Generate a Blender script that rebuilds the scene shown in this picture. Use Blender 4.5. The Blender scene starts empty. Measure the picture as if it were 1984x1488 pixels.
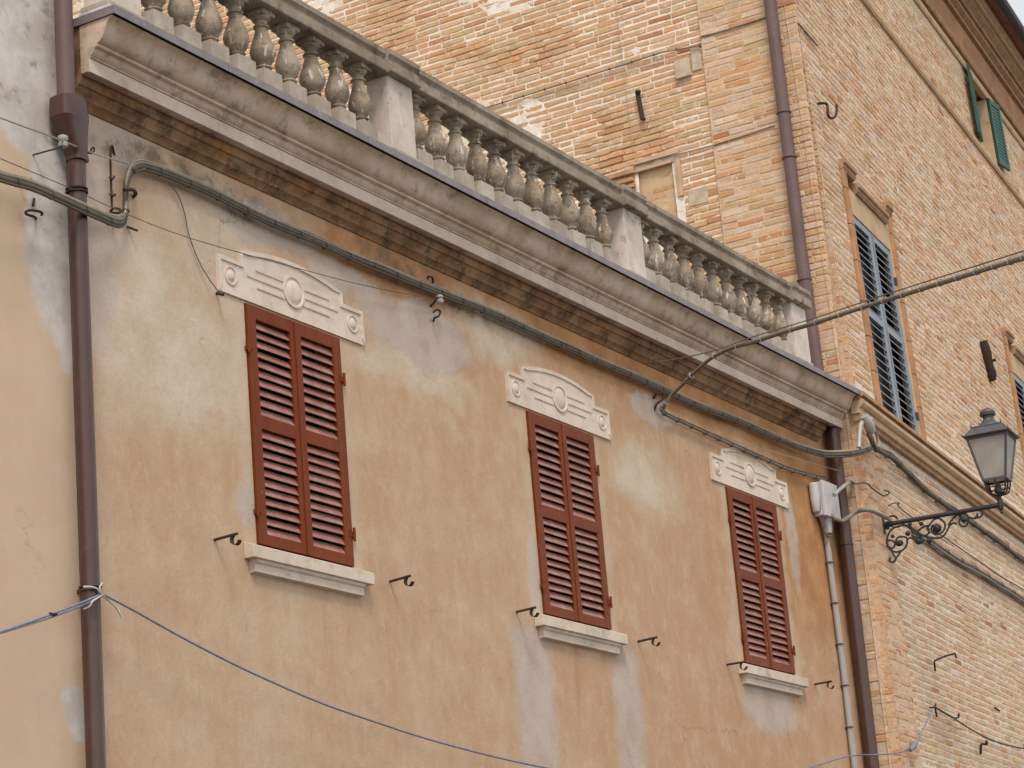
import bpy, bmesh, math, random
import numpy as np
from mathutils import Vector, Matrix, noise as mnoise

random.seed(7)
SC = bpy.context.scene
COL = SC.collection
R = math.radians

# ------------------------------------------------------------------ camera
# metres; z = 0 is the level of the red windows' sills, the street lies 5.3 m below
cam_d = bpy.data.cameras.new('camera')
cam = bpy.data.objects.new('camera', cam_d)
COL.objects.link(cam)
cam_d.sensor_fit = 'HORIZONTAL'
cam_d.sensor_width = 36.0
cam_d.lens = 84.6186
cam_d.clip_start = 0.1
cam_d.clip_end = 2000.0
cam.matrix_world = Matrix(((0.505539, -0.200510, -0.839182, -13.852702), (-0.858873, -0.209689, -0.467299, -9.518101), (-0.082269, 0.956988, -0.278218, -3.717071), (0, 0, 0, 1)))
SC.camera = cam

# ------------------------------------------------------------------ sky and sun (bright overcast)
SUN_EL, SUN_AZ = R(54), R(232)      # azimuth measured from +y clockwise
world = bpy.data.worlds.new('World')
SC.world = world
world.use_nodes = True
wn, wl = world.node_tree.nodes, world.node_tree.links
wn.clear()
sky = wn.new('ShaderNodeTexSky')
sky.sky_type = 'NISHITA'
sky.sun_disc = False
sky.sun_elevation = SUN_EL
sky.sun_rotation = SUN_AZ
sky.air_density = 2.2
sky.dust_density = 0.6
sky.ozone_density = 1.0
hs = wn.new('ShaderNodeHueSaturation')
hs.inputs['Saturation'].default_value = 0.14
bg = wn.new('ShaderNodeBackground')
bg.inputs['Strength'].default_value = 0.13
wo = wn.new('ShaderNodeOutputWorld')
wl.new(sky.outputs[0], hs.inputs['Color'])
wl.new(hs.outputs[0], bg.inputs['Color'])
wl.new(bg.outputs[0], wo.inputs['Surface'])

sun_d = bpy.data.lights.new('sun', 'SUN')
sun_d.energy = 1.75
sun_d.angle = R(17)
sun_d.color = (1.0, 0.89, 0.81)
sun = bpy.data.objects.new('sun', sun_d)
COL.objects.link(sun)
sd = Vector((math.sin(SUN_AZ) * math.cos(SUN_EL), math.cos(SUN_AZ) * math.cos(SUN_EL), math.sin(SUN_EL)))
sun.rotation_euler = sd.to_track_quat('Z', 'Y').to_euler()
sun.location = sd * 60

SC.view_settings.view_transform = 'Standard'
SC.view_settings.look = 'None'
SC.view_settings.exposure = 0.42
SC.view_settings.gamma = 1.0
SC.cycles.max_bounces = 6
SC.cycles.diffuse_bounces = 3

# ------------------------------------------------------------------ helpers: objects
def tag(o, label=None, cat=None, group=None, kind=None):
    if label: o['label'] = label
    if cat: o['category'] = cat
    if group: o['group'] = group
    if kind: o['kind'] = kind
    return o

def empty(name, loc, label, cat, group=None):
    o = bpy.data.objects.new(name, None)
    o.empty_display_size = 0.2
    o.location = loc
    COL.objects.link(o)
    return tag(o, label, cat, group)

def root_loc(p):
    v = Vector((0, 0, 0))
    while p is not None:
        v += p.location
        p = p.parent
    return v

class MB:
    """collects shapes given in world metres, then links them as one mesh object"""
    def __init__(s):
        s.v, s.f = [], []
    def add(s, vs, fs):
        k = len(s.v)
        s.v += [tuple(p) for p in vs]
        s.f += [tuple(i + k for i in f) for f in fs]
        return s
    def box(s, x0, x1, y0, y1, z0, z1, fm=None):
        vs = [(x0, y0, z0), (x1, y0, z0), (x1, y1, z0), (x0, y1, z0), (x0, y0, z1), (x1, y0, z1), (x1, y1, z1), (x0, y1, z1)]
        fs = [(0, 3, 2, 1), (4, 5, 6, 7), (0, 1, 5, 4), (1, 2, 6, 5), (2, 3, 7, 6), (3, 0, 4, 7)]
        if fm: vs = [fm(*p) for p in vs]
        return s.add(vs, fs)
    def extrude(s, poly, a0, a1, fm):
        """poly of (p, q); fm(a, p, q) gives the world point; caps included"""
        n = len(poly)
        vs = [fm(a0, p, q) for p, q in poly] + [fm(a1, p, q) for p, q in poly]
        fs = [(i, (i + 1) % n, n + (i + 1) % n, n + i) for i in range(n)]
        fs += [tuple(range(n - 1, -1, -1)), tuple(range(n, 2 * n))]
        return s.add(vs, fs)
    def tube(s, pts, r, n=8, cap=True, closed=False):
        P = [Vector(p) for p in pts]
        m = len(P)
        rr = r if isinstance(r, (list, tuple)) else [r] * m
        ref = None
        rings = []
        for i in range(m):
            if closed:
                t = P[(i + 1) % m] - P[i - 1]
            else:
                t = P[min(i + 1, m - 1)] - P[max(i - 1, 0)]
            if t.length < 1e-9: t = Vector((0, 0, 1))
            t.normalize()
            if ref is None:
                ref = Vector((0, 0, 1)) if abs(t.z) < 0.9 else Vector((1, 0, 0))
            ref = ref - t * ref.dot(t)
            if ref.length < 1e-6:
                ref = t.orthogonal()
            ref.normalize()
            b = t.cross(ref)
            rings.append([P[i] + (ref * math.cos(2 * math.pi * k / n) + b * math.sin(2 * math.pi * k / n)) * rr[i] for k in range(n)])
        vs = [p for ring in rings for p in ring]
        fs = []
        for i in range(m if closed else m - 1):
            j = (i + 1) % m
            for k in range(n):
                fs.append((i * n + k, i * n + (k + 1) % n, j * n + (k + 1) % n, j * n + k))
        if cap and not closed:
            fs.append(tuple(range(n - 1, -1, -1)))
            fs.append(tuple((m - 1) * n + k for k in range(n)))
        return s.add(vs, fs)
    def lathe(s, prof, c, n=16, sx=1.0, sy=1.0):
        vs, fs = [], []
        for (r, z) in prof:
            for k in range(n):
                a = 2 * math.pi * k / n
                vs.append((c[0] + r * math.cos(a) * sx, c[1] + r * math.sin(a) * sy, c[2] + z))
        m = len(prof)
        for i in range(m - 1):
            for k in range(n):
                fs.append((i * n + k, i * n + (k + 1) % n, (i + 1) * n + (k + 1) % n, (i + 1) * n + k))
        fs.append(tuple(range(n - 1, -1, -1)))
        fs.append(tuple((m - 1) * n + k for k in range(n)))
        return s.add(vs, fs)
    def mesh(s, name, mat, off=Vector((0, 0, 0)), smooth=None):
        me = bpy.data.meshes.new(name)
        me.from_pydata([(p[0] - off.x, p[1] - off.y, p[2] - off.z) for p in s.v], [], s.f)
        bm = bmesh.new(); bm.from_mesh(me)
        bmesh.ops.recalc_face_normals(bm, faces=bm.faces)
        bm.to_mesh(me); bm.free()
        if smooth:
            me.polygons.foreach_set('use_smooth', [True] * len(me.polygons))
            me.set_sharp_from_angle(angle=R(smooth))
        me.materials.append(mat)
        me.update()
        return me
    def build(s, name, mat, parent=None, smooth=None, bevel=0, at=None):
        off = Vector(at) if at is not None else root_loc(parent)
        o = bpy.data.objects.new(name, s.mesh(name, mat, off, smooth))
        COL.objects.link(o)
        if parent is not None:
            o.parent = parent
            if at is not None: o.location = off - root_loc(parent)
        elif at is not None:
            o.location = off
        if bevel:
            b = o.modifiers.new('bevel', 'BEVEL')
            b.width = bevel; b.segments = 2; b.limit_method = 'ANGLE'; b.angle_limit = R(35)
        return o

def place(name, mesh, parent, loc, rot=None, scale=None):
    """an object sharing mesh data, loc in world metres"""
    o = bpy.data.objects.new(name, mesh)
    COL.objects.link(o)
    o.parent = parent
    o.location = Vector(loc) - root_loc(parent)
    if rot: o.rotation_euler = rot
    if scale: o.scale = scale
    return o

def spline(pts, k=6):
    """Catmull-Rom through the points"""
    P = [Vector(p) for p in pts]
    P = [P[0] * 2 - P[1]] + P + [P[-1] * 2 - P[-2]]
    out = []
    for i in range(1, len(P) - 2):
        for j in range(k):
            t = j / k
            a, b, c, d = P[i - 1], P[i], P[i + 1], P[i + 2]
            out.append(0.5 * ((2 * b) + (c - a) * t + (2 * a - 5 * b + 4 * c - d) * t * t + (3 * b - a - 3 * c + d) * t ** 3))
    out.append(P[-2])
    return out

def at_len(pts, step, start=0.1):
    """points and directions every step metres along a polyline"""
    out, acc, nxt = [], 0.0, start
    for a, b in zip(pts[:-1], pts[1:]):
        L = (b - a).length
        while L > 0 and nxt <= acc + L:
            out.append((a.lerp(b, (nxt - acc) / L), (b - a).normalized()))
            nxt += step
        acc += L
    return out

# front wall of the brick house: turned 6 degrees, leaning back a little above the string course
TH = R(6.0)
DV = Vector((math.cos(TH), math.sin(TH), 0))
NV = Vector((math.sin(TH), -math.cos(TH), 0))
OV = Vector((10.32, -0.362, 0))
LEAN, ZL = 0.025, 3.0
def FW(s, o, z):
    return OV + DV * s + NV * (o - (LEAN * (z - ZL) if z > ZL else 0.0)) + Vector((0, 0, z))
XS = 10.22                            # plane of the brick house's side wall

# ------------------------------------------------------------------ helpers: materials
class G:
    def __init__(s, name, rough=0.85, spec=0.3, metal=0.0):
        s.m = bpy.data.materials.new(name)
        s.m.use_nodes = True
        s.t = s.m.node_tree
        s.t.nodes.clear()
        s.out = s.t.nodes.new('ShaderNodeOutputMaterial')
        s.b = s.t.nodes.new('ShaderNodeBsdfPrincipled')
        s.t.links.new(s.b.outputs[0], s.out.inputs[0])
        s.b.inputs['Roughness'].default_value = rough
        s.b.inputs['Specular IOR Level'].default_value = spec
        s.b.inputs['Metallic'].default_value = metal
    def put(s, sock, v):
        if v is None: return
        if isinstance(v, bpy.types.NodeSocket): s.t.links.new(v, sock)
        elif isinstance(v, (tuple, list)) and len(v) == 3 and sock.type == 'RGBA': sock.default_value = (*v, 1)
        else: sock.default_value = v
    def pos(s):
        g = s.t.nodes.new('ShaderNodeNewGeometry'); return g.outputs['Position']
    def obj(s):
        g = s.t.nodes.new('ShaderNodeTexCoord'); return g.outputs['Object']
    def rnd(s):
        g = s.t.nodes.new('ShaderNodeObjectInfo'); return g.outputs['Random']
    def attr(s, name):
        g = s.t.nodes.new('ShaderNodeAttribute'); g.attribute_name = name; return g.outputs['Color']
    def math(s, op, a, b=None, clamp=False):
        n = s.t.nodes.new('ShaderNodeMath'); n.operation = op; n.use_clamp = clamp
        s.put(n.inputs[0], a); s.put(n.inputs[1], b); return n.outputs[0]
    def vmul(s, v, k):
        n = s.t.nodes.new('ShaderNodeVectorMath'); n.operation = 'MULTIPLY'
        s.put(n.inputs[0], v); n.inputs[1].default_value = k; return n.outputs[0]
    def vadd(s, a, b):
        n = s.t.nodes.new('ShaderNodeVectorMath'); n.operation = 'ADD'
        s.put(n.inputs[0], a); s.put(n.inputs[1], b); return n.outputs[0]
    def vsub(s, a, b):
        n = s.t.nodes.new('ShaderNodeVectorMath'); n.operation = 'SUBTRACT'
        s.put(n.inputs[0], a); s.put(n.inputs[1], b); return n.outputs[0]
    def sep(s, v):
        n = s.t.nodes.new('ShaderNodeSeparateXYZ'); s.put(n.inputs[0], v); return n.outputs
    def noise(s, vec, scale, detail=4, rough=0.55, dist=0.0, col=False):
        n = s.t.nodes.new('ShaderNodeTexNoise')
        s.put(n.inputs['Vector'], vec); n.inputs['Scale'].default_value = scale
        n.inputs['Detail'].default_value = detail; n.inputs['Roughness'].default_value = rough
        n.inputs['Distortion'].default_value = dist
        return n.outputs['Color'] if col else n.outputs['Fac']
    def voro(s, vec, scale):
        n = s.t.nodes.new('ShaderNodeTexVoronoi'); n.feature = 'DISTANCE_TO_EDGE'
        s.put(n.inputs['Vector'], vec); n.inputs['Scale'].default_value = scale
        return n.outputs[0]
    def step(s, x, a, b, lo=0.0, hi=1.0):
        n = s.t.nodes.new('ShaderNodeMapRange'); n.interpolation_type = 'SMOOTHSTEP'
        s.put(n.inputs[0], x)
        for i, v in enumerate((a, b, lo, hi)): n.inputs[i + 1].default_value = v
        return n.outputs[0]
    def mix(s, f, a, b, mode='MIX'):
        n = s.t.nodes.new('ShaderNodeMix'); n.data_type = 'RGBA'; n.blend_type = mode
        s.put(n.inputs[0], f); s.put(n.inputs[6], a); s.put(n.inputs[7], b); return n.outputs[2]
    def bump(s, h, strength=0.3, dist=0.01):
        n = s.t.nodes.new('ShaderNodeBump'); n.inputs['Strength'].default_value = strength
        n.inputs['Distance'].default_value = dist
        s.put(n.inputs['Height'], h); s.t.links.new(n.outputs[0], s.b.inputs['Normal'])
    def color(s, c): s.put(s.b.inputs['Base Color'], c); return s
    def rough(s, r): s.put(s.b.inputs['Roughness'], r); return s
    def ell(s, x, z, cx, cz, rx, rz, soft=0.25):
        a = s.math('DIVIDE', s.math('SUBTRACT', x, cx), rx)
        b = s.math('DIVIDE', s.math('SUBTRACT', z, cz), rz)
        d = s.math('SQRT', s.math('ADD', s.math('MULTIPLY', a, a), s.math('MULTIPLY', b, b)))
        return s.step(d, 1 + soft, 1 - soft)
    def rect(s, x, z, cx, cz, rx, rz, soft=0.06):
        a = s.step(s.math('ABSOLUTE', s.math('SUBTRACT', x, cx)), rx + soft, rx - soft)
        b = s.step(s.math('ABSOLUTE', s.math('SUBTRACT', z, cz)), rz + soft, rz - soft)
        return s.math('MULTIPLY', a, b)
    def union(s, ms):
        o = ms[0]
        for m in ms[1:]: o = s.math('MAXIMUM', o, m)
        return o

M = {}
def simple(name, col, rough=0.6, spec=0.3, metal=0.0, var=0.25, scale=9.0, bump=0.0, dirt=None):
    g = G(name, rough, spec, metal)
    p = g.pos()
    n = g.noise(p, scale, 5, 0.6)
    c2 = tuple(v * (1 - var) for v in col)
    c = g.mix(g.step(n, 0.3, 0.7), c2, col)
    if dirt:
        d = g.noise(p, scale * 3.1, 6, 0.7)
        c = g.mix(g.step(d, 0.55, 0.72), c, dirt)
    g.color(c)
    if bump: g.bump(g.noise(p, scale * 6, 4), bump, 0.004)
    M[name] = g.m
    return g

# painted, patched plaster of the middle house
XW = (0.0, 4.0, 7.935)
def make_plaster():
    g = G('old_plaster', 0.92, 0.15)
    p = g.pos()
    d1 = g.vmul(g.vsub(g.noise(p, 2.3, 5, 0.6, col=True), (0.5, 0.5, 0.5)), (0.42, 0.0, 0.42))
    d2 = g.vmul(g.vsub(g.noise(p, 11.0, 4, 0.6, col=True), (0.5, 0.5, 0.5)), (0.14, 0.0, 0.14))
    d3 = g.vmul(g.vsub(g.noise(p, 34.0, 5, 0.7, col=True), (0.5, 0.5, 0.5)), (0.10, 0.0, 0.10))
    d2 = g.vadd(d2, d3)
    q = g.sep(g.vadd(g.vadd(p, d1), d2)); x, z = q[0], q[2]
    q2 = g.sep(g.vadd(p, d2)); x2, z2 = q2[0], q2[2]
    big = g.noise(p, 0.55, 4, 0.6)
    mid = g.noise(p, 2.6, 6, 0.62)
    fine = g.noise(p, 14, 6, 0.7)
    streak = g.noise(g.vmul(p, (5.0, 1.0, 0.9)), 1.0, 6, 0.68, 0.6)
    sx = g.sep(p)[0]
    base = g.mix(g.step(big, 0.36, 0.64), (0.49, 0.325, 0.21), (0.525, 0.378, 0.265))
    base = g.mix(g.step(sx, -1.5, 9.5, 0.0, 0.75), base, (0.475, 0.28, 0.16))
    base = g.mix(g.math('MULTIPLY', g.step(mid, 0.46, 0.70), 0.55), base, (0.58, 0.455, 0.33))
    base = g.mix(g.math('MULTIPLY', g.step(mid, 0.48, 0.22), 0.5), base, (0.41, 0.25, 0.135))
    base = g.mix(g.math('MULTIPLY', g.step(streak, 0.52, 0.78), 0.35), base, (0.385, 0.235, 0.13))
    base = g.mix(g.math('MULTIPLY', g.step(streak, 0.46, 0.25), 0.35), base, (0.60, 0.475, 0.35))
    # fine crisp mottling: worn specks, scuffs and short drips
    m1 = g.noise(g.vmul(p, (1.0, 1.0, 0.6)), 9.0, 8, 0.78)
    base = g.mix(g.step(m1, 0.52, 0.62, 0, 0.36), base, (0.60, 0.475, 0.345))
    base = g.mix(g.step(m1, 0.45, 0.36, 0, 0.36), base, (0.39, 0.235, 0.13))
    m2 = g.noise(g.vmul(p, (16.0, 1.0, 2.4)), 1.0, 7, 0.75)
    base = g.mix(g.step(m2, 0.56, 0.68, 0, 0.3), base, (0.41, 0.26, 0.155))
    base = g.mix(g.step(m2, 0.42, 0.32, 0, 0.3), base, (0.63, 0.51, 0.385))
    # well kept orange paint below the cornice
    org = g.union([g.rect(x, z, 5.0, 2.62, 4.5, 0.30, 0.16), g.ell(x, z, 9.5, 1.6, 1.1, 1.1, 0.5), g.ell(x, z, 2.1, 2.05, 0.42, 0.32, 0.4)])
    base = g.mix(g.math('MULTIPLY', org, 0.85), base, g.mix(g.step(mid, 0.35, 0.7), (0.36, 0.16, 0.06), (0.52, 0.27, 0.115)))
    # worn pale plaster
    pale = g.union([g.ell(x, z, -1.442, 1.165, 0.85, 0.55, 0.5), g.ell(x, z, -1.801, 1.554, 0.55, 0.5, 0.5), g.ell(x, z, -0.793, 2.112, 0.5, 0.45, 0.5),
                    g.ell(x, z, 3.034, 2.380, 0.7, 0.25, 0.5), g.ell(x, z, 5.603, 1.518, 0.6, 0.3, 0.6), g.ell(x, z, 1.657, 1.720, 0.9, 0.16, 0.5)])
    jmb = g.union([g.rect(x2, z2, w - 0.64, 0.92, 0.07, 0.95, 0.07) for w in XW] + [g.rect(x2, z2, w + 0.69, 0.85, 0.06, 0.95, 0.07) for w in XW])
    base = g.mix(g.math('MULTIPLY', jmb, g.step(mid, 0.3, 0.7, 0.25, 0.75)), base, (0.55, 0.45, 0.34))
    base = g.mix(g.math('MULTIPLY', pale, g.step(fine, 0.2, 0.6, 0.45, 0.85)), base, g.mix(g.step(mid, 0.35, 0.65), (0.57, 0.465, 0.345), (0.64, 0.56, 0.465)))
    # grey cement repairs
    cem = g.union([g.ell(x, z, 1.816, 2.056, 0.78, 0.27, 0.12), g.ell(x, z, 0.709, 2.257, 0.45, 0.13, 0.2), g.ell(x, z, -0.208, 2.427, 0.62, 0.17, 0.2),
                   g.ell(x, z, 1.233, 2.176, 0.35, 0.14, 0.2),
                   g.rect(x2, z2, 3.185, -0.931, 0.31, 0.78, 0.10), g.rect(x2, z2, 4.838, -0.884, 0.25, 0.72, 0.10),
                   g.ell(x2, z2, 5.884, 2.245, 0.42, 0.15, 0.15), g.ell(x2, z2, 7.861, -0.402, 0.62, 0.26, 0.25),
                   g.ell(x2, z2, -0.659, 0.272, 0.13, 0.16, 0.4), g.ell(x2, z2, 8.924, 1.482, 0.13, 0.55, 0.3),
                   g.ell(x2, z2, 3.334, 0.286, 0.10, 0.35, 0.2), g.ell(x, z, -2.177, 1.927, 0.16, 0.85, 0.35), g.ell(x, z, -1.902, 2.597, 0.35, 0.22, 0.35)])
    cemc = g.mix(g.step(mid, 0.3, 0.7), (0.45, 0.375, 0.325), (0.54, 0.465, 0.41))
    base = g.mix(g.math('MULTIPLY', cem, g.step(mid, 0.25, 0.6, 0.6, 0.9)), base, cemc)
    # black biological stain in spots under the cornice
    st = g.union([g.ell(x, z, -1.518, 2.543, 0.75, 0.10, 0.6), g.ell(x, z, -0.761, 2.512, 0.7, 0.10, 0.6), g.ell(x, z, 1.544, 2.597, 0.55, 0.16, 0.6),
                  g.ell(x, z, 2.543, 2.447, 0.5, 0.08, 0.6), g.ell(x, z, 6.313, 2.822, 0.45, 0.12, 0.6), g.ell(x, z, 0.539, 1.968, 0.3, 0.1, 0.6)])
    st = g.math('MULTIPLY', st, g.step(g.noise(p, 5.5, 6, 0.7), 0.40, 0.62))
    base = g.mix(g.math('MULTIPLY', st, 0.8), base, (0.15, 0.115, 0.085))
    # rust runs below the sills
    rn = g.union([g.rect(x2, z2, w + dx, -0.52, 0.05, 0.3, 0.07) for w, dx in ((4.0, -0.05), (4.0, 0.45), (7.935, 0.3), (0.0, 0.2))])
    base = g.mix(g.math('MULTIPLY', rn, g.step(streak, 0.45, 0.65, 0.0, 0.35)), base, (0.36, 0.19, 0.09))
    # hairline cracks and specks
    ck = g.step(g.voro(g.vadd(p, g.vmul(g.noise(p, 3, 4, col=True), (0.5, 0.5, 0.5))), 0.55), 0.006, 0.0)
    base = g.mix(g.math('MULTIPLY', ck, g.step(g.noise(p, 0.9, 2), 0.54, 0.64, 0, 0.45)), base, (0.2, 0.13, 0.08))
    sp = g.step(g.noise(p, 48, 3, 0.6), 0.66, 0.70)
    base = g.mix(g.math('MULTIPLY', sp, 0.45), base, (0.76, 0.65, 0.52))
    base = g.mix(g.step(g.noise(p, 38, 5, 0.75), 0.35, 0.75, 0.0, 0.22), base, (0.33, 0.2, 0.11))
    g.color(base)
    g.bump(g.math('ADD', g.math('MULTIPLY', g.noise(p, 30, 6, 0.7), 0.4), g.math('ADD', g.math('MULTIPLY', mid, 1.2), g.math('MULTIPLY', cem, 0.25))), 0.55, 0.012)
    M['plaster'] = g.m
make_plaster()

def make_cream():
    g = G('cream_plaster', 0.9, 0.15)
    p = g.pos()
    d = g.vmul(g.vsub(g.noise(p, 3.0, 5, 0.6, col=True), (0.5, 0.5, 0.5)), (0.35, 0, 0.35))
    q = g.sep(g.vadd(p, d)); x, z = q[0], q[2]
    mid = g.noise(p, 2.0, 5, 0.6)
    base = g.mix(g.step(mid, 0.3, 0.7), (0.54, 0.395, 0.28), (0.58, 0.43, 0.31))
    m1 = g.noise(p, 10.0, 8, 0.78)
    base = g.mix(g.step(m1, 0.52, 0.64, 0, 0.3), base, (0.60, 0.48, 0.355))
    base = g.mix(g.step(m1, 0.44, 0.34, 0, 0.3), base, (0.43, 0.31, 0.2))
    wht = g.union([g.ell(x, z, -2.597, 1.672, 0.30, 0.62, 0.12), g.ell(x, z, -2.518, 1.203, 0.14, 0.42, 0.15), g.ell(x, z, -2.809, 3.147, 1.2, 0.62, 0.15),
                   g.ell(x, z, -2.789, 2.395, 0.35, 0.22, 0.2), g.ell(x, z, -2.528, -1.357, 0.12, 0.13, 0.25), g.rect(x, z, -2.55, 2.6, 0.12, 1.6, 0.08)])
    wc = g.mix(g.step(g.noise(p, 3.4, 5, 0.65), 0.35, 0.65), (0.46, 0.42, 0.39), (0.62, 0.575, 0.545))
    base = g.mix(g.math('MULTIPLY', wht, 0.9), base, wc)
    st = g.math('MULTIPLY', g.union([g.ell(x, z, -2.841, 2.954, 0.6, 0.6, 0.5), g.rect(x, z, -2.52, 2.9, 0.16, 1.3, 0.1)]), g.step(g.noise(p, 6, 6, 0.72), 0.52, 0.68))
    base = g.mix(g.math('MULTIPLY', st, 0.7), base, (0.22, 0.19, 0.16))
    ck = g.step(g.voro(g.vadd(p, g.vmul(g.noise(p, 4, 4, col=True), (0.4, 0.4, 0.4))), 0.9), 0.007, 0.0)
    base = g.mix(g.math('MULTIPLY', ck, g.step(g.noise(p, 1.3, 2), 0.56, 0.64, 0, 0.3)), base, (0.3, 0.2, 0.13))
    g.color(base)
    g.bump(g.math('ADD', g.math('MULTIPLY', g.noise(p, 34, 6, 0.7), 0.3), mid), 0.35, 0.01)
    M['cream'] = g.m
make_cream()

def make_stone(name, a, b, dark, dk=(0.5, 0.7), streaks=True, dirtamt=0.75, bump=0.4, orange=0.0, blot=0.0):
    g = G(name, 0.9, 0.2)
    p = g.pos()
    n = g.noise(p, 2.2, 6, 0.65)
    c = g.mix(g.step(n, 0.35, 0.65), a, b)
    if streaks:
        s = g.noise(g.vmul(p, (5, 5, 2.0)), 1.0, 6, 0.7, 0.8)
        c = g.mix(g.math('MULTIPLY', g.step(s, 0.52, 0.75), 0.4), c, tuple(0.6 * v for v in a))
    d = g.noise(p, 5.5, 7, 0.72)
    c = g.mix(g.math('MULTIPLY', g.step(d, *dk), dirtamt), c, dark)
    if blot:
        bl = g.math('MULTIPLY', g.step(g.noise(p, 1.3, 3, 0.5), 0.5, 0.62), g.step(g.noise(g.vmul(p, (2.2, 2.2, 3)), 1.4, 8, 0.78), 0.48, 0.70))
        c = g.mix(g.math('MULTIPLY', bl, blot), c, (0.07, 0.05, 0.035))
    if orange:
        o = g.noise(g.vmul(p, (1, 1, 2.5)), 1.7, 5, 0.6)
        c = g.mix(g.step(o, 0.52, 0.7, 0, orange), c, (0.42, 0.20, 0.075))
    f = g.noise(p, 60, 4, 0.7)
    c = g.mix(g.step(f, 0.58, 0.72, 0, 0.5), c, tuple(0.45 * v for v in a))
    g.color(c)
    g.bump(g.math('ADD', d, g.math('MULTIPLY', f, 0.5)), bump, 0.008)
    M[name] = g.m
make_stone('cornice_stone', (0.47, 0.35, 0.25), (0.64, 0.51, 0.395), (0.15, 0.10, 0.06), (0.50, 0.72), True, 0.65, blot=0.75)
make_stone('fascia_stone', (0.58, 0.465, 0.375), (0.67, 0.56, 0.465), (0.27, 0.2, 0.145), (0.56, 0.76), True, 0.55, blot=0.35)
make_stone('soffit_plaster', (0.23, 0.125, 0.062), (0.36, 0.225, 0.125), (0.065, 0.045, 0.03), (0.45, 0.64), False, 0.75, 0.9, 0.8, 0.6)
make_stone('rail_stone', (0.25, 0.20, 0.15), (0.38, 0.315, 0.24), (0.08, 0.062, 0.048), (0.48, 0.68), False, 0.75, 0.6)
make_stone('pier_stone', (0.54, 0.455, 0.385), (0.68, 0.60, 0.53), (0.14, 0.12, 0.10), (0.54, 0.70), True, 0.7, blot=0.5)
make_stone('kerb_stone', (0.34, 0.285, 0.225), (0.50, 0.44, 0.365), (0.2, 0.17, 0.14), (0.58, 0.74), True, 0.6)
make_stone('lintel_stone', (0.65, 0.54, 0.435), (0.73, 0.625, 0.525), (0.36, 0.27, 0.18), (0.54, 0.72), True, 0.5, 0.3, blot=0.3)
make_stone('sill_stone', (0.57, 0.475, 0.375), (0.67, 0.57, 0.465), (0.30, 0.24, 0.17), (0.52, 0.72), True, 0.55, 0.3, blot=0.4)

def make_baluster():
    g = G('baluster_stone', 0.9, 0.2)
    p = g.pos()
    rd = g.rnd()
    n = g.noise(p, 6.0, 6, 0.65)
    c = g.mix(g.step(n, 0.35, 0.65), (0.20, 0.155, 0.11), (0.35, 0.285, 0.21))
    c = g.mix(g.math('MULTIPLY', g.step(rd, 0.5, 1.0), 0.55), c, (0.42, 0.36, 0.28))
    d = g.noise(p, 26, 5, 0.75)
    c = g.mix(g.step(d, 0.52, 0.66, 0, 0.7), c, (0.075, 0.065, 0.05))
    w = g.noise(g.vmul(p, (22, 22, 5)), 1.0, 4, 0.7)
    c = g.mix(g.step(w, 0.57, 0.66, 0, 0.85), c, (0.66, 0.62, 0.55))
    g.color(c)
    g.bump(g.math('ADD', g.math('MULTIPLY', w, 0.8), d), 0.6, 0.008)
    M['baluster_stone'] = g.m
make_baluster()

def make_brick(name):
    g = G(name, 0.93, 0.12)
    p = g.pos()
    c = g.attr('tint')
    n = g.noise(p, 16, 6, 0.7)
    c = g.mix(g.step(n, 0.35, 0.8, 0.0, 0.6), c, g.mix(1.0, c, (0.66, 0.6, 0.54), 'MULTIPLY'))
    b = g.noise(p, 0.8, 4, 0.6)
    c = g.mix(g.step(b, 0.42, 0.68, 0, 0.4), c, (0.60, 0.375, 0.22))
    sm = g.noise(g.vmul(p, (1, 1, 1.6)), 9.0, 6, 0.72)
    c = g.mix(g.step(sm, 0.57, 0.66, 0, 0.75), c, (0.78, 0.68, 0.55))
    pit = g.noise(p, 42, 4, 0.7)
    c = g.mix(g.step(pit, 0.64, 0.74, 0, 0.7), c, (0.13, 0.075, 0.04))
    g.color(c)
    g.bump(g.math('ADD', n, g.math('MULTIPLY', sm, 0.6)), 0.7, 0.012)
    M[name] = g.m
make_brick('old_brick')

def make_mortar(key, lo, hi, tan, amt):
    g = G(key, 0.95, 0.1)
    p = g.pos()
    n = g.noise(p, 7, 6, 0.7)
    c = g.mix(g.step(n, 0.3, 0.62), lo, hi)
    b = g.noise(p, 0.7, 4, 0.6)
    c = g.mix(g.step(b, 0.46, 0.62, 0, amt), c, tan)
    f = g.noise(p, 40, 4, 0.7)
    c = g.mix(g.step(f, 0.62, 0.72, 0, 0.6), c, (0.25, 0.16, 0.1))
    g.color(c)
    g.bump(g.math('ADD', n, f), 0.7, 0.012)
    M[key] = g.m
make_mortar('mortar', (0.72, 0.58, 0.43), (0.86, 0.81, 0.73), (0.68, 0.52, 0.36), 0.5)
make_mortar('front_mortar', (0.68, 0.55, 0.43), (0.78, 0.69, 0.58), (0.66, 0.52, 0.39), 0.4)
make_mortar('corner_mortar', (0.58, 0.40, 0.255), (0.67, 0.50, 0.36), (0.60, 0.42, 0.275), 0.6)

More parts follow.
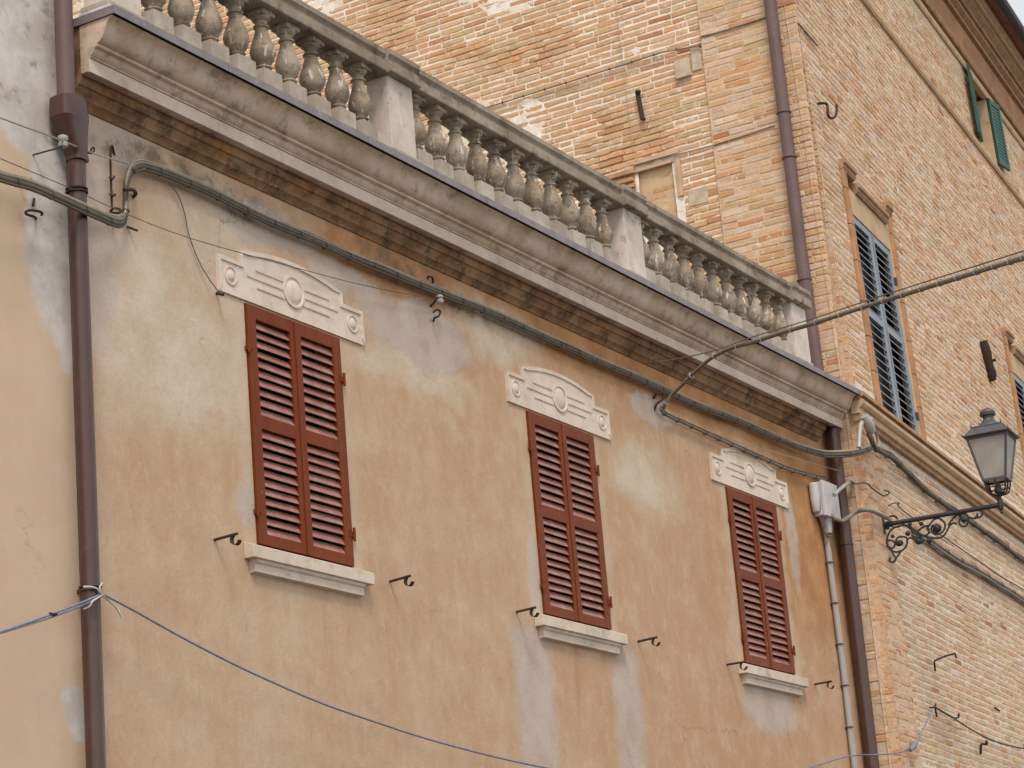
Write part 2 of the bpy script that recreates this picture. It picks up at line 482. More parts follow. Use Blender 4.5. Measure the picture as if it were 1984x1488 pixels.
simple('terracotta', (0.53, 0.285, 0.15), 0.85, 0.15, var=0.3, scale=6, bump=0.2, dirt=(0.40, 0.25, 0.13))
simple('ochre_render', (0.60, 0.42, 0.265), 0.92, 0.15, var=0.2, scale=4, bump=0.3)
simple('frieze_render', (0.50, 0.27, 0.155), 0.92, 0.15, var=0.35, scale=2, bump=0.3, dirt=(0.36, 0.24, 0.15))
def make_red(name, col, mottle, amt, rough, spec):
    g = G(name, rough, spec)
    p = g.pos()
    c = g.mix(g.step(g.noise(g.vmul(p, (14, 14, 1.2)), 1.0, 5, 0.65), 0.35, 0.7, 0, 0.6), col, tuple(0.72 * v for v in col))
    c = g.mix(g.math('MULTIPLY', g.rnd(), 0.35), c, tuple(0.7 * v for v in col))
    c = g.mix(g.step(g.noise(p, 6, 7, 0.75), 0.46, 0.66, 0, amt), c, mottle)
    c = g.mix(g.step(g.noise(g.vmul(p, (30, 30, 6)), 1.0, 5, 0.7), 0.66, 0.71, 0, 0.7), c, (0.34, 0.20, 0.15))
    g.color(c)
    g.bump(g.noise(g.vmul(p, (60, 60, 4)), 1.0, 4), 0.12, 0.004)
    M[name] = g.m
make_red('red_slat_sheen', (0.33, 0.145, 0.11), (0.46, 0.27, 0.215), 0.65, 0.32, 0.5)  # paler than the frame: sky sheen on the slats painted into both colours
make_red('red_paint', (0.185, 0.038, 0.0095), (0.21, 0.05, 0.017), 0.4, 0.42, 0.12)
simple('blue_paint', (0.25, 0.285, 0.32), 0.45, 0.4, var=0.2, scale=4)
simple('green_paint', (0.016, 0.095, 0.07), 0.5, 0.4, var=0.25, scale=5)
simple('pipe_paint', (0.078, 0.036, 0.029), 0.30, 0.5, var=0.15, scale=4, dirt=(0.095, 0.05, 0.04))
simple('faded_pipe_paint', (0.15, 0.092, 0.088), 0.5, 0.35, var=0.15, scale=3, dirt=(0.18, 0.12, 0.11))
simple('flashing_metal', (0.235, 0.195, 0.20), 0.45, 0.5, var=0.25, scale=5, dirt=(0.30, 0.27, 0.28))
simple('whitewash', (0.68, 0.66, 0.66), 0.9, 0.2, var=0.3, scale=8, bump=0.4, dirt=(0.35, 0.32, 0.3))
simple('brown_brick', (0.49, 0.30, 0.175), 0.9, 0.15, var=0.35, scale=7, bump=0.4, dirt=(0.33, 0.2, 0.12))
simple('iron', (0.055, 0.035, 0.026), 0.75, 0.3, var=0.4, scale=30, bump=0.2, dirt=(0.14, 0.06, 0.03))
simple('wrought_iron', (0.035, 0.033, 0.034), 0.6, 0.4, var=0.3, scale=30)
simple('lantern_metal', (0.085, 0.085, 0.088), 0.5, 0.5, var=0.25, scale=14)
simple('cable_dark', (0.11, 0.088, 0.066), 0.6, 0.35, var=0.3, scale=12)
simple('cable_grey', (0.26, 0.22, 0.17), 0.6, 0.3, var=0.25, scale=12)
simple('cable_pale', (0.42, 0.36, 0.27), 0.6, 0.3, var=0.2, scale=12)
simple('wire_thin', (0.17, 0.14, 0.11), 0.6, 0.3, var=0.2)
simple('cable_tie', (0.085, 0.07, 0.055), 0.5, 0.4)
simple('tie_pale', (0.42, 0.42, 0.43), 0.5, 0.4)
simple('box_plastic', (0.56, 0.54, 0.55), 0.55, 0.35, var=0.08, scale=3)
simple('conduit_plastic', (0.36, 0.34, 0.33), 0.5, 0.4, var=0.15, scale=4)
simple('porcelain', (0.42, 0.40, 0.37), 0.4, 0.5, var=0.2, scale=9)
simple('blue_rope', (0.23, 0.245, 0.34), 0.7, 0.2, var=0.3, scale=40)
simple('white_twine', (0.62, 0.58, 0.52), 0.8, 0.2)
simple('dark_glass', (0.012, 0.013, 0.015), 0.15, 0.5, var=0.1)
simple('dark_gutter', (0.045, 0.038, 0.042), 0.5, 0.4, var=0.2)
simple('roof_tile', (0.30, 0.13, 0.07), 0.9, 0.2, var=0.3, scale=7)
simple('asphalt', (0.16, 0.15, 0.14), 0.95, 0.2, var=0.35, scale=3, bump=0.4)
simple('terrace_paving', (0.28, 0.24, 0.2), 0.9, 0.2, var=0.3, scale=3)
gg = G('frosted_glass', 0.4, 0.5)
gc_ = gg.mix(gg.step(gg.noise(gg.pos(), 6, 3), 0.3, 0.7), (0.66, 0.63, 0.58), (0.76, 0.73, 0.68))
gg.color(gc_)
tr_ = gg.t.nodes.new('ShaderNodeBsdfTranslucent'); gg.put(tr_.inputs['Color'], gc_)
mx_ = gg.t.nodes.new('ShaderNodeMixShader'); mx_.inputs[0].default_value = 0.6
gg.t.links.new(gg.b.outputs[0], mx_.inputs[1]); gg.t.links.new(tr_.outputs[0], mx_.inputs[2]); gg.t.links.new(mx_.outputs[0], gg.out.inputs[0])
M['frosted_glass'] = gg.m
simple('niche_render', (0.60, 0.42, 0.28), 0.92, 0.15, var=0.2, scale=5, bump=0.4, dirt=(0.55, 0.30, 0.18))
simple('stone_block', (0.60, 0.48, 0.35), 0.95, 0.1, var=0.25, scale=9, bump=0.6, dirt=(0.4, 0.28, 0.17))

# ------------------------------------------------------------------ the setting
st = MB().box(-120, 140, -120, 120, -5.6, -5.3).build('street', M['asphalt'])
tag(st, kind='structure')

# ------------------------------------------------------------------ left house (cream)
lh = empty('cream_house', (-8.0, 0.0, -5.3), 'cream plastered house front left of the long brown downpipe', 'house')
MB().box(-22.0, -2.455, 0.0, 6.0, -5.3, 9.0).build('wall', M['cream'], lh)
MB().box(-22.3, -2.44, -0.35, 6.3, 9.0, 9.25).build('roof', M['roof_tile'], lh)

# ------------------------------------------------------------------ middle house (patched ochre plaster)
mh = empty('plaster_house', (4.0, 0.0, -5.3), 'low ochre plastered house with red shutters under a deep stone cornice', 'house')
WOFF, WW, WH = 0.0247, 1.171, 1.75      # shutter centre offset, opening width, height
def facade():
    xs = [-2.45]
    for w in XW:
        xs += [w + WOFF - WW / 2 - 0.006, w + WOFF + WW / 2 + 0.006]
    xs.append(10.25)
    zs = [-5.3, -0.006, WH + 0.006, 3.2]
    m = MB()
    for i in range(len(xs) - 1):
        for j in range(3):
            if j == 1 and i % 2 == 1:
                a, b, c, d = xs[i], xs[i + 1], zs[1], zs[2]
                y1 = 0.22
                m.add([(a, 0, c), (a, y1, c), (a, y1, d), (a, 0, d)], [(0, 1, 2, 3)])
                m.add([(b, 0, c), (b, y1, c), (b, y1, d), (b, 0, d)], [(0, 1, 2, 3)])
                m.add([(a, 0, c), (b, 0, c), (b, y1, c), (a, y1, c)], [(0, 1, 2, 3)])
                m.add([(a, 0, d), (b, 0, d), (b, y1, d), (a, y1, d)], [(0, 1, 2, 3)])
                continue
            m.add([(xs[i], 0, zs[j]), (xs[i + 1], 0, zs[j]), (xs[i + 1], 0, zs[j + 1]), (xs[i], 0, zs[j + 1])], [(0, 1, 2, 3)])
    return m
wall = facade().build('wall', M['plaster'], mh)
MB().box(-2.45, 10.22, 0.23, 6.6, -5.3, 3.2).build('house_body', M['soffit_plaster'], mh)
MB().box(-2.43, 10.21, -0.10, 6.6, 3.205, 3.25).build('terrace_floor', M['terrace_paving'], mh)

# cornice: profile of (y, z)
def XP(a, p, q): return (a, p, q)
cyma = [(-0.274, 3.042), (-0.292, 3.047), (-0.312, 3.063), (-0.329, 3.088), (-0.341, 3.115), (-0.352, 3.145), (-0.364, 3.168), (-0.383, 3.186), (-0.405, 3.196), (-0.405, 3.204)]
bead = [(-0.202, 2.952), (-0.214, 2.955), (-0.214, 2.964), (-0.228, 2.975), (-0.240, 2.993), (-0.246, 3.012), (-0.262, 3.018), (-0.274, 3.021)]
prof_front = [(-0.13, 2.862), (-0.19, 2.862), (-0.19, 2.854), (-0.200, 2.854)] + bead + cyma + [(-0.13, 3.204)]
MB().extrude(prof_front, -2.43, 10.214, XP).build('cornice', M['cornice_stone'], mh, smooth=40)
MB().box(-2.433, 10.214, -0.206, -0.2005, 2.856, 2.950).build('cornice_fascia', M['fascia_stone'], mh)
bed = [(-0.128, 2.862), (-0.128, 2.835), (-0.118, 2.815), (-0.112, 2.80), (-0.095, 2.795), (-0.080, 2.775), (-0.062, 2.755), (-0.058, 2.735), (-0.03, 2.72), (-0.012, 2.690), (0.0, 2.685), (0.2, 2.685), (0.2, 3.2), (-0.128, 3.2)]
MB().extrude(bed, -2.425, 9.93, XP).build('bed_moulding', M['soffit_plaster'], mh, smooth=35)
fl = MB()
fl.box(-2.444, 10.30, -0.435, -0.430, 3.203, 3.262)
fl.box(-2.444, 10.30, -0.430, 0.10, 3.256, 3.262)
fl.box(-2.444, -2.439, -0.430, -0.004, 3.203, 3.256)
flo = fl.build('cornice_flashing', M['flashing_metal'], mh)
for k in range(7):                      # overlaps between the flashing sheets
    x = -1.2 + k * 1.75
    MB().box(x, x + 0.05, -0.439, -0.4355, 3.201, 3.2635).build('seam', M['flashing_metal'], flo)

# windows of the plaster house
SL_PITCH = 0.07
SO, SI = 0.100, 0.067                   # outer and inner stile widths
def leaf_mesh(w, left):
    m = MB()
    a, b = (SO, SI) if left else (SI, SO)
    m.box(0, a, -0.02, 0.02, 0, WH).box(w - b, w, -0.02, 0.02, 0, WH)
    for z0, z1 in ((0.0, 0.078), (0.845, 0.94), (1.655, WH)):
        m.box(a, w - b, -0.019, 0.019, z0, z1)
    return m.mesh('shutter', M['red_paint'])
LW = WW / 2 - 0.002
leaf_mes = [leaf_mesh(LW, True), leaf_mesh(LW, False)]
def slat_mesh(L, mat, y0=-0.017, y1=0.019, h=0.060, t=0.009, name='slat'):
    m = MB()
    m.extrude([(y0, 0.0), (y0 + 0.003, -0.003), (y0 + t, 0.0), (y1 + t * 0.5, h - 0.003), (y1, h), (y1 - 0.004, h)], 0.0, L, XP)
    return m.mesh(name, mat)
slat_me = slat_mesh(LW - SO - SI, M['red_slat_sheen'])
hinge_m = MB()
hinge_m.tube([(0, -0.03, -0.05), (0, -0.03, 0.05)], 0.011, 8)
hinge_m.box(-0.004, 0.05, -0.026, -0.021, -0.022, 0.022)
hinge_m.box(-0.012, 0.0, -0.026, 0.0, -0.03, 0.0)
hinge_me = hinge_m.mesh('hinge', M['red_paint'])

def lintel(w):
    cx, z0 = w + 0.036, WH + 0.024
    out = [(-0.912, 0), (0.912, 0), (0.912, 0.270), (0.645, 0.270), (0.645, 0.357)]
    for k in range(1, 16):
        a = 1 - 2 * k / 16
        out.append((0.645 * a, 0.357 + 0.078 * (1 - a * a)))
    out += [(-0.645, 0.357), (-0.645, 0.270), (-0.912, 0.270)]
    def LP(a, p, q): return (cx + p, a, z0 + q)
    pl = MB().extrude(out, -0.016, 0.0, LP).build('lintel', M['lintel_stone'], mh)
    # raised rim along the outline
    t = 0.032
    inn = [(-0.912 + t, t * 1.6), (0.912 - t, t * 1.6), (0.912 - t, 0.270 - t), (0.645 - t, 0.270 - t), (0.645 - t, 0.357 - t * 0.3)]
    for k in range(1, 16):
        a = 1 - 2 * k / 16
        inn.append(((0.645 - t) * a, 0.357 - t * 0.3 + 0.074 * (1 - a * a) - t * 0.55))
    inn += [(-0.645 + t, 0.357 - t * 0.3), (-0.645 + t, 0.270 - t), (-0.912 + t, 0.270 - t)]
    n = len(out)
    rim = MB()
    vs = [LP(-0.0155, *p) for p in out] + [LP(-0.027, *p) for p in out] + [LP(-0.0155, *p) for p in inn] + [LP(-0.027, p[0] * 1.004, p[1]) for p in inn]
    fs = []
    for i in range(n):
        j = (i + 1) % n
        if i == 0: continue
        fs += [(i, j, n + j, n + i), (n + i, n + j, 3 * n + j, 3 * n + i), (3 * n + i, 3 * n + j, 2 * n + j, 2 * n + i)]
    fs += [(1, n + 1, 3 * n + 1, 2 * n + 1), (0, 2 * n, 3 * n, n)]
    rim.add(vs, fs)
    rim.build('rim', M['lintel_stone'], pl)
    def dome(px, pz, rx, rz, prof, name):
        m = MB(); N_ = 20
        vs, fs = [], []
        for (r, d) in prof:
            for k in range(N_):
                a = 2 * math.pi * k / N_
                vs.append((cx + px + rx * r * math.cos(a), -0.0155 - d, z0 + pz + rz * r * math.sin(a)))
        for i in range(len(prof) - 1):
            for k in range(N_):
                fs.append((i * N_ + k, i * N_ + (k + 1) % N_, (i + 1) * N_ + (k + 1) % N_, (i + 1) * N_ + k))
        fs.append(tuple((len(prof) - 1) * N_ + k for k in range(N_)))
        m.add(vs, fs).build(name, M['lintel_stone'], pl, smooth=40)
    dome(0, 0.205, 0.135, 0.125, [(1.0, 0), (1.0, 0.013), (0.86, 0.015), (0.80, 0.005), (0.74, 0.006), (0.66, 0.014), (0.45, 0.021), (0.2, 0.024), (0.05, 0.0245)], 'medallion')
    for s in (-1, 1):
        dome(s * 0.768, 0.140, 0.072, 0.072, [(1.0, 0), (1.0, 0.009), (0.84, 0.010), (0.78, 0.002), (0.62, 0.003), (0.55, 0.010), (0.3, 0.015), (0.05, 0.016)], 'disc')
        for dz, x1 in ((0.262, 0.46), (0.196, 0.57), (0.130, 0.46)):
            a, b = sorted((s * 0.118, s * x1))
            if dz == 0.196: a, b = sorted((s * 0.138, s * x1))
            m = MB()
            m.extrude([(dz - 0.013, -0.0155), (dz - 0.009, -0.024), (dz + 0.009, -0.024), (dz + 0.013, -0.0155)], cx + a, cx + b, lambda A, p, q: (A, q, z0 + p))
            m.build('bar', M['lintel_stone'], pl)

for wi, w in enumerate(XW):
    xl = w + WOFF - WW / 2
    MB().box(xl - 0.01, xl + WW + 0.01, 0.221, 0.228, -0.01, WH + 0.01).build('window_pane', M['dark_glass'], mh)
    for k in range(2):
        x0 = xl + 0.001 + k * (LW + 0.002)
        lf = place('shutter', leaf_mes[k], mh, (x0, 0.0, 0.0))
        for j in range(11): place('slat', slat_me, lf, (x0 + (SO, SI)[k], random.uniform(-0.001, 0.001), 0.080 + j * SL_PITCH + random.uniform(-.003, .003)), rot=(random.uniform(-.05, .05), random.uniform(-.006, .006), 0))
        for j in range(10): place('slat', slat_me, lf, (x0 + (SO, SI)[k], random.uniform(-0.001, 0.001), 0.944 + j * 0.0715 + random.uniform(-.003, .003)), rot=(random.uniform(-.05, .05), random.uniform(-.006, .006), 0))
        for hz in (0.24, 1.43):
            if k == 0: place('hinge', hinge_me, lf, (xl - 0.012, 0, hz))
            else: place('hinge', hinge_me, lf, (xl + WW + 0.012, 0, hz), scale=(-1, 1, 1))
        if k == 1:                          # cover strip on the meeting stile
            MB().box(x0 - 0.012, x0 + 0.016, -0.027, -0.0205, 0.004, WH - 0.004).build('cover_strip', M['red_paint'], lf)
    lintel(w)
    sl = MB()
    sl.extrude([(0.0, -0.008), (-0.082, -0.040), (-0.085, -0.045), (-0.085, -0.128), (0.0, -0.128)], w - 0.722, w + 0.768, XP)
    so = sl.build('sill', M['sill_stone'], mh, bevel=0.004)
    MB().extrude([(0.0, -0.1285), (-0.066, -0.1285), (-0.062, -0.150), (-0.048, -0.162), (-0.045, -0.215), (0.0, -0.222)], w - 0.665, w + 0.675, XP).build('sill_moulding', M['sill_stone'], so)

# ------------------------------------------------------------------ balustrade on the cornice
bal = empty('balustrade', (3.4, -0.24, 3.263), 'weathered grey stone balustrade of bulbous balusters above the cornice', 'balustrade')
MB().box(-2.415, 9.99, -0.372, -0.115, 3.264, 3.300).build('kerb', M['whitewash'], bal, bevel=0.006)
PIERS = [(-2.39, -2.03), (1.045, 1.405), (5.01, 5.37), (8.83, 9.19)]
rail_prof = [(-0.345, 3.957), (-0.366, 3.962), (-0.370, 3.970), (-0.370, 4.048), (-0.352, 4.054), (-0.347, 4.066), (-0.350, 4.082), (-0.364, 4.100), (-0.372, 4.108), (-0.372, 4.150), (-0.362, 4.156), (-0.128, 4.156), (-0.118, 4.150), (-0.118, 4.108), (-0.140, 4.082), (-0.140, 4.054), (-0.122, 4.048), (-0.122, 3.962), (-0.145, 3.957)]
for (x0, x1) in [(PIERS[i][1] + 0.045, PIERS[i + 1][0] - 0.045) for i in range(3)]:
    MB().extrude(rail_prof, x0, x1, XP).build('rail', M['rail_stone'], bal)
for (a, b) in PIERS:
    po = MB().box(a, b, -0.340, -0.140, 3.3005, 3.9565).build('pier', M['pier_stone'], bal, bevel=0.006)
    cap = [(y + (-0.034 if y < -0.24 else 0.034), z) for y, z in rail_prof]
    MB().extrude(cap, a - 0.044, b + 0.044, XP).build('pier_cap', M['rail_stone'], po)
    MB().box(a - 0.018, b + 0.018, -0.357, -0.124, 3.3002, 3.345).build('pier_base', M['kerb_stone'], po, bevel=0.008)
bp = [(0.062, 0.052), (0.066, 0.060), (0.066, 0.070), (0.052, 0.078), (0.048, 0.086), (0.062, 0.094), (0.063, 0.103), (0.050, 0.110), (0.052, 0.120), (0.070, 0.140), (0.084, 0.165), (0.0935, 0.200), (0.0950, 0.225), (0.092, 0.250), (0.082, 0.285), (0.069, 0.320), (0.058, 0.355), (0.050, 0.385), (0.0465, 0.405), (0.048, 0.412), (0.059, 0.416), (0.060, 0.428), (0.049, 0.434), (0.045, 0.450), (0.049, 0.466), (0.062, 0.476), (0.074, 0.492), (0.076, 0.502)]
bal_mes = []
rv = random.Random(5)
for q in range(7):
    bm_ = MB()
    k_ = rv.uniform(0.95, 1.04)
    bm_.lathe([(r_ * (k_ if 0.12 < z_ < 0.4 else 1.0) + rv.uniform(-0.0015, 0.0015), z_) for r_, z_ in bp], (0, 0, 0), 20)
    sd_ = rv.uniform(0, 50)
    bm_.v = [(x * (1 + 0.05 * mnoise.noise((x * 25, y * 25, z * 18 + sd_))), y * (1 + 0.05 * mnoise.noise((x * 25 + 9, y * 25, z * 18 + sd_))), z) for x, y, z in bm_.v]
    e_ = [rv.uniform(-0.006, 0.004) for _ in range(4)]
    bm_.box(-0.080 - e_[0], 0.080 + e_[1], -0.080 - e_[2], 0.080 + e_[3], 0.502, 0.540)
    bal_mes.append(bm_.mesh('baluster', M['baluster_stone'], smooth=38))
plinth_me = MB().box(-0.105, 0.105, -0.085, 0.085, -0.115, 0.0515).mesh('plinth', M['kerb_stone'])
bx = [0.769 - 0.3187 * k for k in range(8, -1, -1)] + [1.557 + 0.3187 * k for k in range(11)] + [5.472 + 0.3185 * k for k in range(11)]
for x in bx:
    b_ = place('baluster', rv.choice(bal_mes), bal, (x, -0.245 + random.uniform(-.004, .004), 3.4155), rot=(0, 0, random.uniform(-0.06, 0.06)))
    place('plinth', plinth_me, b_, root_loc(b_))

# ------------------------------------------------------------------ brick house on the right
bh = empty('brick_house', (12.0, 1.5, -5.3), 'tall pale brick house rising behind the balustrade and down the right side', 'house')
STR_Y = 0.955                            # back edge of the corner strip on the side wall
def SIDE(a, o, z): return Vector((XS - o, a, z))        # a = y along the wall, o = outward
# (name, map, a0, a1, z0, z1, base offset)
UPW0 = (1.085, 2.745, 3.235, 5.715)      # first upper window on the front: s0, s1, z0, z1
UPW1 = (9.26, 10.92, 3.235, 5.715)
ATT = (9.97, 11.03, 9.60, 10.69)        # attic window
FR_HOLES = [(UPW0[0] - 0.22, UPW0[1] + 0.24, 3.1, 6.25), (UPW1[0] - 0.24, UPW1[1] + 0.22, 3.1, 6.25), ATT]
NICHE = (1.50, 1.98, 5.70, 6.50)
def sheet(fm, a0, a1, z0, z1, off, stp, holes, deep=0.0, seed=0.0, lv=0.0048, patch=-0.5):
    na, nz = max(2, int((a1 - a0) / stp)), max(2, int((z1 - z0) / stp))
    vs = []
    for i in range(na + 1):
        for j in range(nz + 1):
            a, z = a0 + (a1 - a0) * i / na, z0 + (z1 - z0) * j / nz
            e = mnoise.noise((a * 9 + seed, z * 14, seed)) * 0.003 + mnoise.noise((a * 27, z * 31 + seed, 3.0)) * 0.002 - lv
            b = mnoise.noise((a * 0.9 + seed, z * 1.1, 9.0 + seed))
            if deep and b > 0.22:
                e -= deep * min(1.0, (b - 0.22) * 5) * (1 if mnoise.noise((a * 5, z * 7, 2 + seed)) > -0.1 else 0.2)
            elif b < patch:
                e += 0.006
            vs.append(fm(a, off + e, z))
    fs = []
    for i in range(na):
        for j in range(nz):
            a, z = a0 + (a1 - a0) * (i + .5) / na, z0 + (z1 - z0) * (j + .5) / nz
            if any(h[0] < a < h[1] and h[2] < z < h[3] for h in holes): continue
            k = i * (nz + 1) + j
            fs.append((k, k + nz + 1, k + nz + 2, k + 1))
    return MB().add(vs, fs)

# rebated corner: small front-facing step, then the side of the front pier
def STEPF(a, o, z): return Vector((XS + a, -0.262 - o - (LEAN * (z - ZL) * -1 if z > ZL else 0), z))
def STEPS(a, o, z): return Vector((10.32 - o, a + (LEAN * (z - ZL) if z > ZL else 0), z))
sheet(SIDE, STR_Y, 11.5, 3.2, 12.0, -0.035, 0.035, [NICHE], 0.016, 1.3, 0.0022, -0.36).build('side_wall', M['mortar'], bh, smooth=60)
cw = sheet(SIDE, -0.262, STR_Y + 0.001, -2.2, 12.0, 0.0, 0.035, [], 0.006, 4.7)
cw.add([SIDE(STR_Y, 0.0, 3.2), SIDE(STR_Y, -0.05, 3.2), SIDE(STR_Y, -0.05, 12.0), SIDE(STR_Y, 0.0, 12.0)], [(0, 1, 2, 3)])
for t_ in (sheet(STEPF, -0.012, 0.112, -2.2, 12.0, 0.0, 0.03, [], 0.0, 2.0), sheet(STEPS, -0.362, -0.25, -2.2, 12.0, 0.0, 0.03, [], 0.0, 6.0), sheet(FW, 0.0, 0.80, -2.2, 2.93, 0.0, 0.035, [], 0.0, 5.1)):
    cw.add(t_.v, t_.f)
cw.build('corner_pier', M['corner_mortar'], bh, smooth=60)
frontw = MB()
for args in ((FW, 0.80, 14.0, -2.2, 2.93, -0.04, 0.05, [], 0.004, 7.7, 0.0018, -9), (FW, 0.0, 19.0, 3.3, 10.75, 0.0, 0.05, FR_HOLES, 0.004, 8.8, 0.0022, -9)):
    t_ = sheet(*args); frontw.add(t_.v, t_.f)
frontw.build('front_wall', M['front_mortar'], bh, smooth=60)
hb = [FW(0.25, -0.25, 0), FW(19.0, -0.25, 0), FW(19.0, -11.0, 0), Vector((XS + 0.07, 11.5, 0)), Vector((XS + 0.07, 0.1, 0))]
hm = MB(); n_ = len(hb)
hm.add([(p.x, p.y, -5.3) for p in hb] + [(p.x + 0.02, p.y + 0.25, 10.75) for p in hb], [tuple(range(n_)), tuple(range(2 * n_ - 1, n_ - 1, -1))] + [(i, (i + 1) % n_, n_ + (i + 1) % n_, n_ + i) for i in range(n_)])
hm.build('house_body', M['ochre_render'], bh)

# --- bricks
TINTS = [(0.63, 0.383, 0.213), (0.601, 0.383, 0.213), (0.62, 0.341, 0.173), (0.561, 0.287, 0.142), (0.58, 0.401, 0.216), (0.659, 0.428, 0.256), (0.512, 0.228, 0.117), (0.591, 0.328, 0.169), (0.532, 0.37, 0.195), (0.669, 0.447, 0.277)]
TW = [8, 7, 5, 2, 4, 6, 0.9, 4, 2, 5]
FT = [(0.63, 0.45, 0.31), (0.65, 0.475, 0.335), (0.61, 0.415, 0.275), (0.68, 0.51, 0.37), (0.60, 0.43, 0.28), (0.62, 0.39, 0.24), (0.44, 0.21, 0.125)]
FTW = [6, 6, 5, 5, 4, 3, 0.7]            # paler mix of the front
def brick_shape(rng, L, H):
    """front at o = 0, worn edges; local (a, o, z) centred"""
    c = 0.008
    j = lambda s=0.006: rng.uniform(-s, s)
    fr = [(-L / 2 + c + j(), 0.0 + j(.002), -H / 2 + c + j()), (L / 2 - c + j(), j(.002), -H / 2 + c + j()), (L / 2 - c + j(), j(.002), H / 2 - c + j()), (-L / 2 + c + j(), j(.002), H / 2 - c + j())]
    mid = [(-L / 2 + j(.004), -0.007, -H / 2 + j(.005)), (L / 2 + j(.004), -0.007, -H / 2 + j(.005)), (L / 2 + j(.004), -0.007, H / 2 + j(.005)), (-L / 2 + j(.004), -0.007, H / 2 + j(.005))]
    bk = [(p[0], -0.05, p[2]) for p in mid]
    fs = [(0, 1, 2, 3)]
    for i in range(4):
        k = (i + 1) % 4
        fs += [(4 + i, 4 + k, k, i), (8 + i, 8 + k, 4 + k, 4 + i)]
    return fr + mid + bk, fs
rb = random.Random(11)
COURSE = 0.0805
def lay(a0, a1, z0, z1, holes, Lm=0.34, jit=0.03, jt=0.0):
    """brick rectangles (a centre, z centre, L, H) filling the wall course by course"""
    out = []
    n = int((z1 - z0) / COURSE)
    for c in range(n):
        z = z0 + (c + 0.5) * COURSE
        a = a0 + (0.5 if c % 2 else 0.0) * Lm * rb.uniform(0.8, 1.1) - Lm * (0.0 if c % 2 == 0 else 1.0)
        while a < a1:
            L = Lm * rb.choice((1.0, 1.0, 1.0, 0.93, 0.5, 1.06))
            b0, b1 = max(a, a0), min(a + L, a1)
            for h in holes:                 # bricks are cut where they meet an opening
                if h[2] < z + .02 and z - .02 < h[3] and b0 < h[1] and h[0] < b1:
                    if b0 < h[0] - 0.05: b1 = h[0]
                    elif b1 > h[1] + 0.05: b0 = h[1]
                    else: b1 = b0
            if b1 - b0 > 0.05:
                m = (b0 + b1) / 2
                out.append((m, z + rb.uniform(-jit, jit) * 0.15, b1 - b0 - rb.uniform(0.004, 0.011), COURSE - jt - rb.uniform(0.008, 0.017)))
            a += L
    return out
stuff_v, stuff_f, stuff_c = [], [], []
def stuff_brick(fm, a, z, L, H, o, rot, tint):
    vs, fs = brick_shape(rb, L, H)
    k = len(stuff_v)
    ca, sa = math.cos(rot), math.sin(rot)
    for (x, y, q) in vs:
        stuff_v.append(tuple(fm(a + x * ca - q * sa, o + y, z + x * sa + q * ca)))
    stuff_f.extend(tuple(i + k for i in f) for f in fs)
    stuff_c.extend([tint] * len(vs))
def tint(front=0.0):
    t = rb.choices(FT, FTW)[0] if rb.random() < front else rb.choices(TINTS, TW)[0]
    v = rb.uniform(0.90, 1.08)
    return tuple(c * v * rb.uniform(0.96, 1.04) for c in t)
# single bricks: the stretch of side wall seen closest above the balustrade
variants = []
for t in TINTS:
    for q in range(3):
        vs, fs = brick_shape(rb, 0.33, 0.062)
        m = MB().add([(x, y, z) for x, y, z in vs], fs)
        me = m.mesh('brick', M['old_brick'])
        at = me.color_attributes.new('tint', 'FLOAT_COLOR', 'POINT')
        v = rb.uniform(0.88, 1.08)
        for d in at.data: d.color = (t[0] * v, t[1] * v, t[2] * v, 1)
        variants.append((me, TINTS.index(t)))
var_w = [TW[i] for _, i in variants]
side = lay(STR_Y, 11.4, 3.9, 11.95, [(NICHE[0] - 0.09, NICHE[1] + 0.02, 5.4, 6.56)], jt=0.003)
def seen(a, z):                          # the triangle of wall that shows over the rail
    zr = 4.55 + 0.905 * (a - 0.2)
    return z > zr
cands = sorted([b for b in side if seen(b[0], b[1]) and b[2] > 0.2 and b[1] < 10.2], key=lambda b: b[0] * 1.0 + abs(b[1] - 7.2) * 0.25)
single = set(id(b) for b in cands[:300])
for b in side:
    a, z, L, H = b
    o = -0.035 + rb.uniform(0.0005, 0.0065)
    rot = rb.uniform(-0.012, 0.012)
    if id(b) in single:
        me = rb.choices([v[0] for v in variants], var_w)[0]
        # local x runs along +y of the wall, local y is outward (-x of the world)
        place('brick', me, bh, SIDE(a, o, z), rot=(rot, 0, R(90)), scale=(L / 0.33, 1, H / 0.062))
    else:
        stuff_brick(SIDE, a, z, L, H, o, rot, tint())
for a, z, L, H in lay(-0.262, STR_Y - 0.004, -2.2, 11.95, []):
    if -0.1 < a < 0.9 and -2.2 < z < 3.2: continue
    stuff_brick(SIDE, a, z, L, H, rb.uniform(-0.004, 0.003), rb.uniform(-.008, .008), tint(0.5))
for z in np.arange(-2.15, 11.9, COURSE):
    stuff_brick(STEPF, 0.052, z, 0.085, COURSE - .016, rb.uniform(-.008, .001), 0, tint(0.5))
    stuff_brick(STEPS, -0.310, z, 0.095, COURSE - .016, rb.uniform(-.008, .001), 0, tint(0.5))
for a, z, L, H in lay(0.004, 0.80, -2.2, 2.93, []):
    stuff_brick(FW, a, z, L, H, rb.uniform(-0.007, 0.001), rb.uniform(-.008, .008), tint(0.5))
for a, z, L, H in lay(0.80, 13.0, -2.2, 2.93, [], jt=0.003):
    stuff_brick(FW, a, z, L, H, -0.04 + rb.uniform(-0.0005, 0.0045), rb.uniform(-.01, .01), tint(0.85))
for a, z, L, H in lay(0.004, 17.5, 3.42, 10.7, FR_HOLES, jt=0.003):
    stuff_brick(FW, a, z, L, H, rb.uniform(-0.0005, 0.005), rb.uniform(-.01, .01), tint(0.45))
